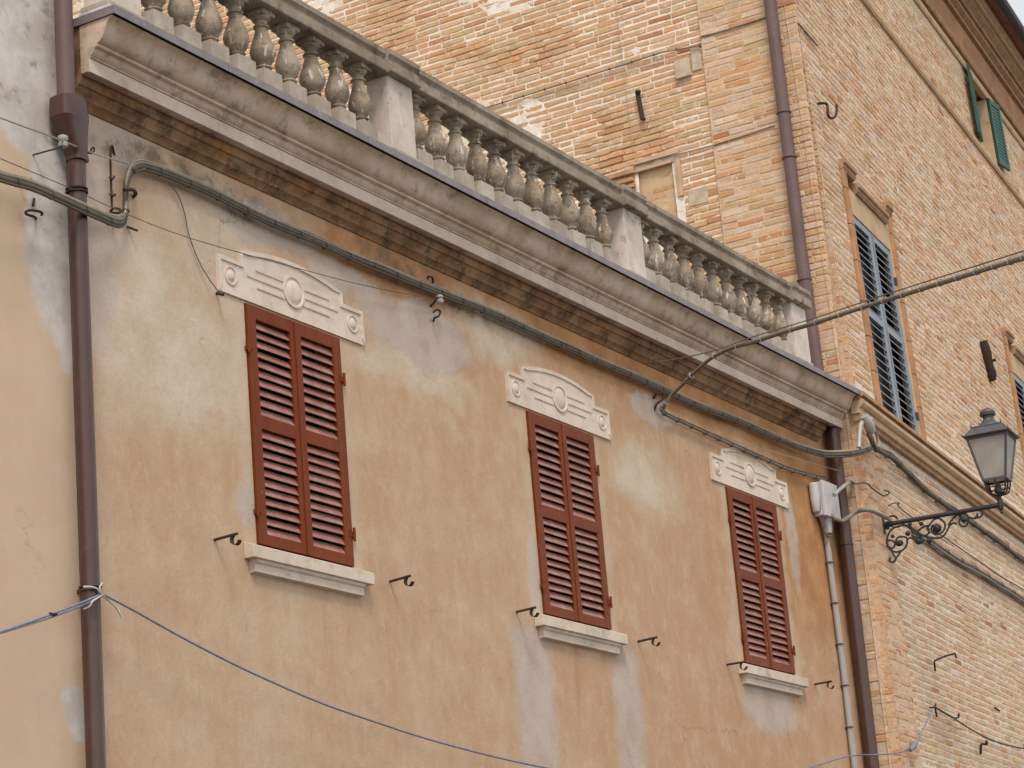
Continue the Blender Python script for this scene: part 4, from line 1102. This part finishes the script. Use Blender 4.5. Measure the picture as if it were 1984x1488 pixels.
cable_thing('brick_wall_cable', 'dark cable with grey sleeve sloping below the lantern scrollwork', 'cable', [(cb, 0.030, 'cable_dark'), (shift(cb, dz=-0.035, dy=-0.01, wob=0.02, seed=9), 0.018, 'cable_grey')], 0.7, 0.038)
wire('thin dark wire with curled end running behind the lantern scrollwork', spline([(10.900, -0.361, 2.066), (11.020, -0.369, 2.113), (11.320, -0.337, 2.169), (11.425, -0.276, 2.162), (12.099, -0.175, 2.168), (12.871, -0.094, 2.161), (13.573, -0.020, 2.181), (14.517, 0.079, 2.164), (15.522, 0.185, 2.154), (16.616, 0.300, 2.140), (17.834, 0.428, 2.162), (19.998, 0.655, 2.143)], 4), 0.008, 'cable_dark')
wire('thin bent wire ending in a ring on the brick corner above the lantern arm', spline([(9.480, -0.501, 2.077), (9.672, -0.480, 2.086), (10.132, -0.422, 2.182), (10.363, -0.398, 2.168), (10.764, -0.356, 2.162), (10.919, -0.359, 2.199), (10.964, -0.365, 2.235), (10.747, -0.387, 2.212)], 5), 0.010, 'cable_dark')
si = empty('service_bracket', (10.618, -0.331, 2.909), 'grey cable bracket with clamps below the string course at the brick corner', 'bracket')
MB().tube(spline([(10.018, -0.434, 2.552), (10.114, -0.434, 2.761), (10.173, -0.448, 2.869), (10.340, -0.450, 2.948), (10.474, -0.446, 2.964)], 5), 0.026, 8).build('arm', M['porcelain'], si, smooth=60)
MB().tube(spline([(10.182, -0.477, 2.935), (10.244, -0.491, 2.862), (10.325, -0.482, 2.774)], 4), [0.05, 0.055, 0.055, 0.06, 0.06, 0.06, 0.06, 0.055, 0.045][:9], 10).build('insulator_body', M['porcelain'], si, smooth=60)
MB().tube(spline([(10.268, -0.468, 2.766), (10.291, -0.486, 2.697), (10.345, -0.480, 2.638), (10.464, -0.457, 2.606)], 4), 0.030, 8).build('clamp', M['cable_dark'], si, smooth=60)
MB().tube(spline([(10.397, -0.475, 2.848), (10.535, -0.460, 2.795), (10.565, -0.447, 2.698), (10.486, -0.455, 2.611)], 4), 0.012, 7).build('tail_wire', M['cable_grey'], si, smooth=60)

tb = empty('tie_bar', (10.220, 1.831, 7.263), 'slim rusty iron tie bar on the brick wall above the balustrade', 'tie bar')
MB().tube([(10.220, 1.847, 7.453), (10.220, 1.831, 7.263), (10.220, 1.817, 7.093)], 0.030, 8).build('bar', M['iron'], tb, smooth=50)
MB().tube([(10.190, 1.844, 7.442), (10.190, 1.798, 7.422)], 0.022, 8).build('bar_end', M['iron'], tb)
MB().tube([(10.190, 1.821, 7.092), (10.190, 1.775, 7.066)], 0.022, 8).build('bar_end', M['iron'], tb)
ta = empty('tie_anchor', (17.843, 0.490, 5.450), 'wide rusty iron tie anchor on the brick wall above the lantern', 'tie anchor')
a0, a1 = Vector((17.609, 0.441, 5.683)), Vector((17.822, 0.450, 5.149))
am = a0.lerp(a1, 0.55)
MB().tube([a0, a0.lerp(a1, .3), am, a0.lerp(a1, .85), a1], [0.075, 0.095, 0.075, 0.09, 0.06], 8).build('bar', M['iron'], ta, smooth=50)
MB().tube([am, am + NV * 0.12 + Vector((0, 0, 0.03))], 0.022, 8).build('key', M['iron'], ta)
hook('big rusty U-shaped iron hook near the brick corner above the blue shutters', [[(10.618, -0.234, 6.828), (10.570, -0.341, 6.788), (10.593, -0.360, 6.758), (10.554, -0.367, 6.635), (10.672, -0.354, 6.631), (10.876, -0.331, 6.721), (10.988, -0.316, 6.826), (11.037, -0.308, 6.929)]], 0.016)
hook('bent iron rod on the brick wall level with the third window sill', [[(12.255, -0.159, 0.387), (12.185, -0.186, 0.483)], [(12.188, -0.186, 0.489), (12.304, -0.274, 0.541), (12.437, -0.361, 0.577)], [(12.412, -0.363, 0.574), (12.456, -0.359, 0.526)]], 0.011)
hook('forked iron hook on the brick wall where the clothes line ends', [[(11.773, -0.209, -0.083), (11.834, -0.253, -0.084), (12.231, -0.211, -0.101), (12.639, -0.169, -0.119), (12.829, -0.159, -0.090), (12.837, -0.168, -0.049)], [(11.879, -0.248, -0.038), (11.831, -0.253, -0.090), (11.931, -0.223, -0.170)]], 0.011)
hook('small dark iron hook low on the brick wall near the right edge', [[(13.943, 0.019, -0.409), (13.862, -0.030, -0.317), (14.050, -0.030, -0.296), (13.987, -0.057, -0.268)]], 0.016)
hook('tiny iron nail on the brick wall right of the forked hook', [[(15.030, 0.133, 0.255), (15.178, 0.128, 0.229)]], 0.012)
sw = [Vector(p) for p in [(10.208, 4.375, 7.825), (10.208, 3.649, 7.828), (10.208, 2.538, 7.831), (10.208, 1.463, 7.842), (10.208, 0.965, 7.779)]]
sw2 = [Vector(p) for p in [(10.208, 0.952, 7.888), (10.208, 0.731, 7.874), (10.208, 0.550, 7.872), (10.208, 0.184, 7.878), (10.208, -0.021, 7.881)]]
cable_thing('side_wall_cable', 'thin grey cable clipped along the brick side wall above the balustrade', 'cable', [(sw, 0.010, 'cable_grey'), (sw2, 0.010, 'cable_grey')], 0.3, 0.016)
wire('thin grey wire on the brick side wall between the niche and the downpipe', [Vector(p) for p in [(10.210, 1.496, 6.530), (10.210, 1.193, 6.518), (10.210, 0.939, 6.513), (10.210, 0.560, 6.524), (10.210, 0.166, 6.542)]], 0.007, 'cable_grey')
wire('fine pale wire hanging down the brick side wall', [Vector(p) for p in [(10.205, 1.998, 8.685), (10.205, 1.994, 7.939), (10.205, 1.988, 7.536), (10.205, 1.977, 7.002), (10.205, 1.951, 6.600)]], 0.004, 'cable_pale')
wire('thin wire stepping round the top corner of the brick house', spline([(10.214, -0.275, 7.694), (10.485, -0.247, 7.695), (10.934, -0.200, 7.682)], 4), 0.010, 'cable_grey')

# ------------------------------------------------------------------ clothes line
rope = empty('clothes_line', (-2.452, -0.170, -0.632), 'blue clothes line tied to the left downpipe and sagging towards the brick house', 'clothes line')
MB().tube(spline([(-2.427, -0.170, -0.633), (-2.147, -0.170, -0.695), (-1.753, -0.180, -0.798), (-1.341, -0.190, -0.896), (-0.911, -0.200, -0.986), (-0.205, -0.200, -1.102), (0.556, -0.200, -1.189), (1.167, -0.200, -1.249), (2.043, -0.200, -1.308), (2.915, -0.200, -1.344), (4.134, -0.200, -1.366), (5.613, -0.200, -1.311), (7.078, -0.200, -1.164), (8.084, -0.200, -1.010), (9.134, -0.220, -0.818), (9.020, -0.599, -0.857), (9.852, -0.492, -0.767), (10.316, -0.423, -0.686), (10.682, -0.384, -0.604), (11.032, -0.347, -0.444), (11.375, -0.311, -0.270), (11.646, -0.283, -0.122)], 5), 0.0075, 7).build('rope', M['blue_rope'], rope, smooth=60)
MB().tube(spline([(-2.451, -0.170, -0.629), (-2.724, -0.200, -0.733), (-2.996, -0.230, -0.832), (-3.260, -0.260, -0.924), (-3.516, -0.290, -1.010), (-3.816, -0.330, -1.107)], 5), 0.007, 7).build('rope', M['blue_rope'], rope, smooth=60)
MB().tube(spline([(-2.452, -0.170, -0.642), (-2.725, -0.200, -0.752), (-2.997, -0.230, -0.850), (-3.261, -0.260, -0.936), (-3.516, -0.290, -1.016), (-3.816, -0.330, -1.110)], 5), 0.006, 7).build('rope', M['blue_rope'], rope, smooth=60)
MB().tube([(10.480, -0.405, -0.682), (10.612, -0.397, -0.628), (10.780, -0.374, -0.573)], [0.02, 0.034, 0.02], 8).build('knot', M['blue_rope'], rope, smooth=60)
MB().tube(spline([(-2.613, -0.160, -0.604), (-2.568, -0.175, -0.600), (-2.511, -0.180, -0.606), (-2.464, -0.180, -0.636), (-2.385, -0.170, -0.666), (-2.327, -0.170, -0.694), (-2.294, -0.170, -0.726), (-2.271, -0.170, -0.752)], 5), 0.0065, 6).build('twine', M['white_twine'], rope, smooth=60)
MB().tube(spline([(-2.435, -0.160, -0.557), (-2.486, -0.180, -0.597), (-2.459, -0.180, -0.632), (-2.504, -0.180, -0.660), (-2.571, -0.190, -0.693), (-2.585, -0.180, -0.722), (-2.632, -0.170, -0.745)], 5), 0.0055, 6).build('twine', M['white_twine'], rope, smooth=60)
MB().tube(spline([(-3.019, -0.230, -0.828), (-3.008, -0.240, -0.835), (-2.962, -0.240, -0.829)], 4), 0.009, 6).build('peg', M['iron'], rope)
wire('thin dark line sagging from the forked hook to the right edge of the brick wall', spline([(12.595, -0.183, -0.131), (13.337, -0.105, -0.179), (14.200, -0.015, -0.215), (15.139, 0.084, -0.205), (16.125, 0.188, -0.163), (18.597, 0.448, -0.002)], 5), 0.011, 'cable_dark')

# ------------------------------------------------------------------ street lantern on a wrought iron wall arm
BASE = Vector((10.795, -0.312, 1.841))
lamp = empty('street_lamp', tuple(BASE), 'grey wall lantern with frosted panes on a scrolled wrought iron arm', 'street lamp')
TIP = BASE + NV * 1.31
MB().tube([BASE - NV * 0.03, BASE + NV * 0.10, BASE + NV * 0.105, TIP + NV * 0.02], [0.034, 0.034, 0.026, 0.026], 10).build('arm', M['wrought_iron'], lamp, smooth=40)
MB().tube([BASE + NV * 0.80, BASE + NV * 0.84], 0.036, 10).build('collar', M['wrought_iron'], lamp, smooth=40)
MB().box(-0.03, 0.03, -0.01, 0.012, -0.10, 0.08, lambda a, o, z: BASE + DV * a + NV * o + Vector((0, 0, z))).build('wall_plate', M['wrought_iron'], lamp)
def scroll(pts, r=0.011): MB().tube(spline(pts, 5), r, 6).build('scroll', M['wrought_iron'], lamp, smooth=60)
for pts in [[(10.814, -0.488, 1.795), (10.807, -0.426, 1.791), (10.802, -0.370, 1.754), (10.798, -0.333, 1.689), (10.797, -0.323, 1.614), (10.800, -0.354, 1.553), (10.806, -0.416, 1.518), (10.814, -0.488, 1.529), (10.820, -0.541, 1.583), (10.820, -0.548, 1.653), (10.817, -0.513, 1.674), (10.811, -0.462, 1.678), (10.808, -0.428, 1.648), (10.807, -0.424, 1.603), (10.811, -0.460, 1.585), (10.815, -0.495, 1.606), (10.813, -0.482, 1.639)], [(10.798, -0.332, 1.659), (10.801, -0.368, 1.658), (10.805, -0.405, 1.631), (10.805, -0.405, 1.591), (10.802, -0.371, 1.566), (10.798, -0.338, 1.587)], [(10.800, -0.359, 1.551), (10.802, -0.378, 1.499), (10.805, -0.401, 1.455), (10.802, -0.375, 1.416), (10.798, -0.337, 1.423), (10.797, -0.326, 1.452), (10.799, -0.348, 1.465)], [(10.811, -0.462, 1.517), (10.808, -0.431, 1.480), (10.805, -0.403, 1.454)], [(10.811, -0.458, 1.800), (10.819, -0.539, 1.797), (10.825, -0.594, 1.757), (10.829, -0.628, 1.705), (10.834, -0.674, 1.667), (10.840, -0.732, 1.647)], [(10.817, -0.520, 1.810), (10.825, -0.597, 1.777), (10.832, -0.660, 1.715), (10.838, -0.714, 1.665)], [(10.820, -0.543, 1.634), (10.824, -0.580, 1.648), (10.827, -0.614, 1.637), (10.830, -0.640, 1.602), (10.832, -0.661, 1.573), (10.836, -0.702, 1.571), (10.839, -0.726, 1.603), (10.836, -0.700, 1.637), (10.833, -0.664, 1.633)], [(10.840, -0.732, 1.647), (10.849, -0.818, 1.612), (10.858, -0.906, 1.593), (10.864, -0.964, 1.618), (10.868, -1.006, 1.666), (10.872, -1.043, 1.716), (10.877, -1.084, 1.729), (10.880, -1.118, 1.718)], [(10.848, -0.815, 1.668), (10.846, -0.791, 1.713), (10.850, -0.829, 1.767), (10.855, -0.879, 1.807), (10.861, -0.934, 1.805), (10.866, -0.979, 1.762), (10.866, -0.982, 1.696), (10.862, -0.944, 1.652), (10.856, -0.892, 1.640), (10.852, -0.845, 1.663), (10.850, -0.832, 1.716), (10.853, -0.862, 1.752)], [(10.833, -0.669, 1.704), (10.838, -0.712, 1.727), (10.843, -0.765, 1.748), (10.848, -0.811, 1.750)], [(10.841, -0.742, 1.646), (10.845, -0.783, 1.654), (10.847, -0.803, 1.691), (10.845, -0.783, 1.730)], [(10.870, -1.022, 1.714), (10.874, -1.058, 1.758), (10.878, -1.098, 1.792), (10.882, -1.136, 1.816)], [(10.883, -1.143, 1.794), (10.888, -1.197, 1.820), (10.893, -1.242, 1.787), (10.893, -1.244, 1.727), (10.890, -1.212, 1.677), (10.886, -1.172, 1.678), (10.883, -1.142, 1.714), (10.884, -1.153, 1.757), (10.888, -1.190, 1.771), (10.890, -1.210, 1.737), (10.888, -1.192, 1.710)], [(10.893, -1.241, 1.777), (10.899, -1.296, 1.746), (10.904, -1.343, 1.760), (10.905, -1.352, 1.793)], [(10.899, -1.296, 1.746), (10.905, -1.355, 1.743), (10.910, -1.398, 1.760), (10.911, -1.406, 1.789)], [(10.800, -0.350, 1.798), (10.799, -0.342, 1.815), (10.801, -0.369, 1.821), (10.807, -0.418, 1.807)], [(10.803, -0.381, 1.916), (10.806, -0.413, 1.925), (10.810, -0.452, 1.913), (10.813, -0.478, 1.878)]]:
    scroll(pts)
for p, r_ in [((10.811, -0.464, 1.611), 0.036), ((10.857, -0.896, 1.705), 0.05), ((10.889, -1.197, 1.750), 0.03), ((10.804, -0.396, 1.699), 0.022), ((10.800, -0.351, 1.803), 0.022), ((10.826, -0.605, 1.801), 0.022), ((10.839, -0.730, 1.784), 0.024), ((10.834, -0.675, 1.596), 0.035), ((10.846, -0.794, 1.581), 0.03), ((10.822, -0.567, 1.700), 0.028)]:
    MB().lathe([(r_ * math.sin(math.pi * k / 8) + 0.0005, -r_ * math.cos(math.pi * k / 8)) for k in range(9)], p, 10).build('rosette', M['wrought_iron'], lamp, smooth=60)
# lantern, axes along the wall (a) and outward (o)
ZB = TIP.z
def LM(a, o, z): return TIP + DV * a + NV * o + Vector((0, 0, z))
def frustum(m, h0, z0, h1, z1):
    vs = [LM(-h0, -h0, z0), LM(h0, -h0, z0), LM(h0, h0, z0), LM(-h0, h0, z0), LM(-h1, -h1, z1), LM(h1, -h1, z1), LM(h1, h1, z1), LM(-h1, h1, z1)]
    return m.add(vs, [(0, 3, 2, 1), (4, 5, 6, 7), (0, 1, 5, 4), (1, 2, 6, 5), (2, 3, 7, 6), (3, 0, 4, 7)])
def stem(prof, name, mat='lantern_metal', n=12):
    MB().lathe(prof, TIP, n).build(name, M[mat], lamp, smooth=40)
stem([(0.006, -0.10), (0.016, -0.085), (0.012, -0.06), (0.028, -0.05), (0.034, -0.02), (0.034, 0.03), (0.026, 0.05), (0.022, 0.09), (0.040, 0.10), (0.040, 0.115), (0.02, 0.125)], 'stem', 'wrought_iron')
ZL0, ZL1 = 0.275, 0.735                   # glazed body
HB, HT = 0.125, 0.215                     # half widths bottom and top
# curved ribs of the open basket below
for (sx, sy) in ((1, 1), (1, -1), (-1, 1), (-1, -1), (1, 0), (-1, 0), (0, 1), (0, -1)):
    MB().tube(spline([LM(0.03 * sx, 0.03 * sy, 0.108), LM(0.085 * sx, 0.085 * sy, 0.135), LM(0.105 * sx, 0.105 * sy, 0.19), LM(0.118 * sx, 0.118 * sy, 0.265)], 4), 0.0095, 6).build('basket_rib', M['wrought_iron'], lamp, smooth=60)
MB().tube([LM(0.104, 0.104, 0.19), LM(-0.104, 0.104, 0.19), LM(-0.104, -0.104, 0.19), LM(0.104, -0.104, 0.19)], 0.008, 5, closed=True).build('basket_ring', M['wrought_iron'], lamp)
stem([(0.02, 0.12), (0.045, 0.14), (0.05, 0.17), (0.035, 0.20), (0.03, 0.24)], 'lamp_holder', 'lantern_metal')
bmf = MB()
for (z0_, z1_, h_) in ((ZL0 - 0.015, ZL0 + 0.012, HB), (ZL1 - 0.012, ZL1 + 0.010, HT)):
    for s_ in (-1, 1):
        bmf.box(-h_ - 0.010, h_ + 0.010, s_ * h_ - 0.010, s_ * h_ + 0.010, z0_, z1_, LM)
        bmf.box(s_ * h_ - 0.010, s_ * h_ + 0.010, -h_ + 0.0105, h_ - 0.0105, z0_ + 0.001, z1_ - 0.001, LM)
for sx in (-1, 1):
    for sy in (-1, 1):
        bmf.tube([LM(sx * HB, sy * HB, ZL0), LM(sx * HT, sy * HT, ZL1)], 0.014, 6)
bmf.build('lantern_frame', M['lantern_metal'], lamp)
for (ax, s_) in (('a', -1), ('a', 1), ('o', -1), ('o', 1)):
    def PM(u, t, off):
        h = HB + (HT - HB) * t
        z = ZL0 + 0.012 + (ZL1 - ZL0 - 0.024) * t
        d = s_ * (h - 0.003 - off)
        return LM(d, u * (h - 0.010), z) if ax == 'a' else LM(u * (h - 0.010), d, z)
    vs = [PM(-1, 0, 0), PM(1, 0, 0), PM(1, 1, 0), PM(-1, 1, 0), PM(-1, 0, .004), PM(1, 0, .004), PM(1, 1, .004), PM(-1, 1, .004)]
    MB().add(vs, [(0, 1, 2, 3), (4, 7, 6, 5), (0, 4, 5, 1), (1, 5, 6, 2), (2, 6, 7, 3), (3, 7, 4, 0)]).build('pane', M['frosted_glass'], lamp)
rf = MB()
frustum(rf, 0.250, ZL1 + 0.011, 0.262, ZL1 + 0.024)
frustum(rf, 0.245, ZL1 + 0.0245, 0.165, ZL1 + 0.125)
frustum(rf, 0.172, ZL1 + 0.1255, 0.168, ZL1 + 0.135)
rfo = rf.build('roof', M['lantern_metal'], lamp)
for sx in (-1, 1):
    for sy in (-1, 1):
        MB().lathe([(0.004, 0), (0.012, 0.008), (0.006, 0.02), (0.002, 0.045)], LM(sx * 0.165, sy * 0.165, ZL1 + 0.134), 8).build('spike', M['lantern_metal'], rfo, smooth=50)
        MB().lathe([(0.004, 0), (0.012, 0.008), (0.006, 0.02), (0.002, 0.04)], LM(sx * 0.252, sy * 0.252, ZL1 + 0.022), 8).build('spike', M['lantern_metal'], rfo, smooth=50)
stem([(0.150, ZL1 + 0.136), (0.145, ZL1 + 0.15), (0.105, ZL1 + 0.175), (0.072, ZL1 + 0.205), (0.058, ZL1 + 0.225), (0.058, ZL1 + 0.262), (0.085, ZL1 + 0.268), (0.090, ZL1 + 0.285), (0.080, ZL1 + 0.293), (0.086, ZL1 + 0.298), (0.072, ZL1 + 0.325), (0.045, ZL1 + 0.345), (0.015, ZL1 + 0.354)], 'chimney', n=18)
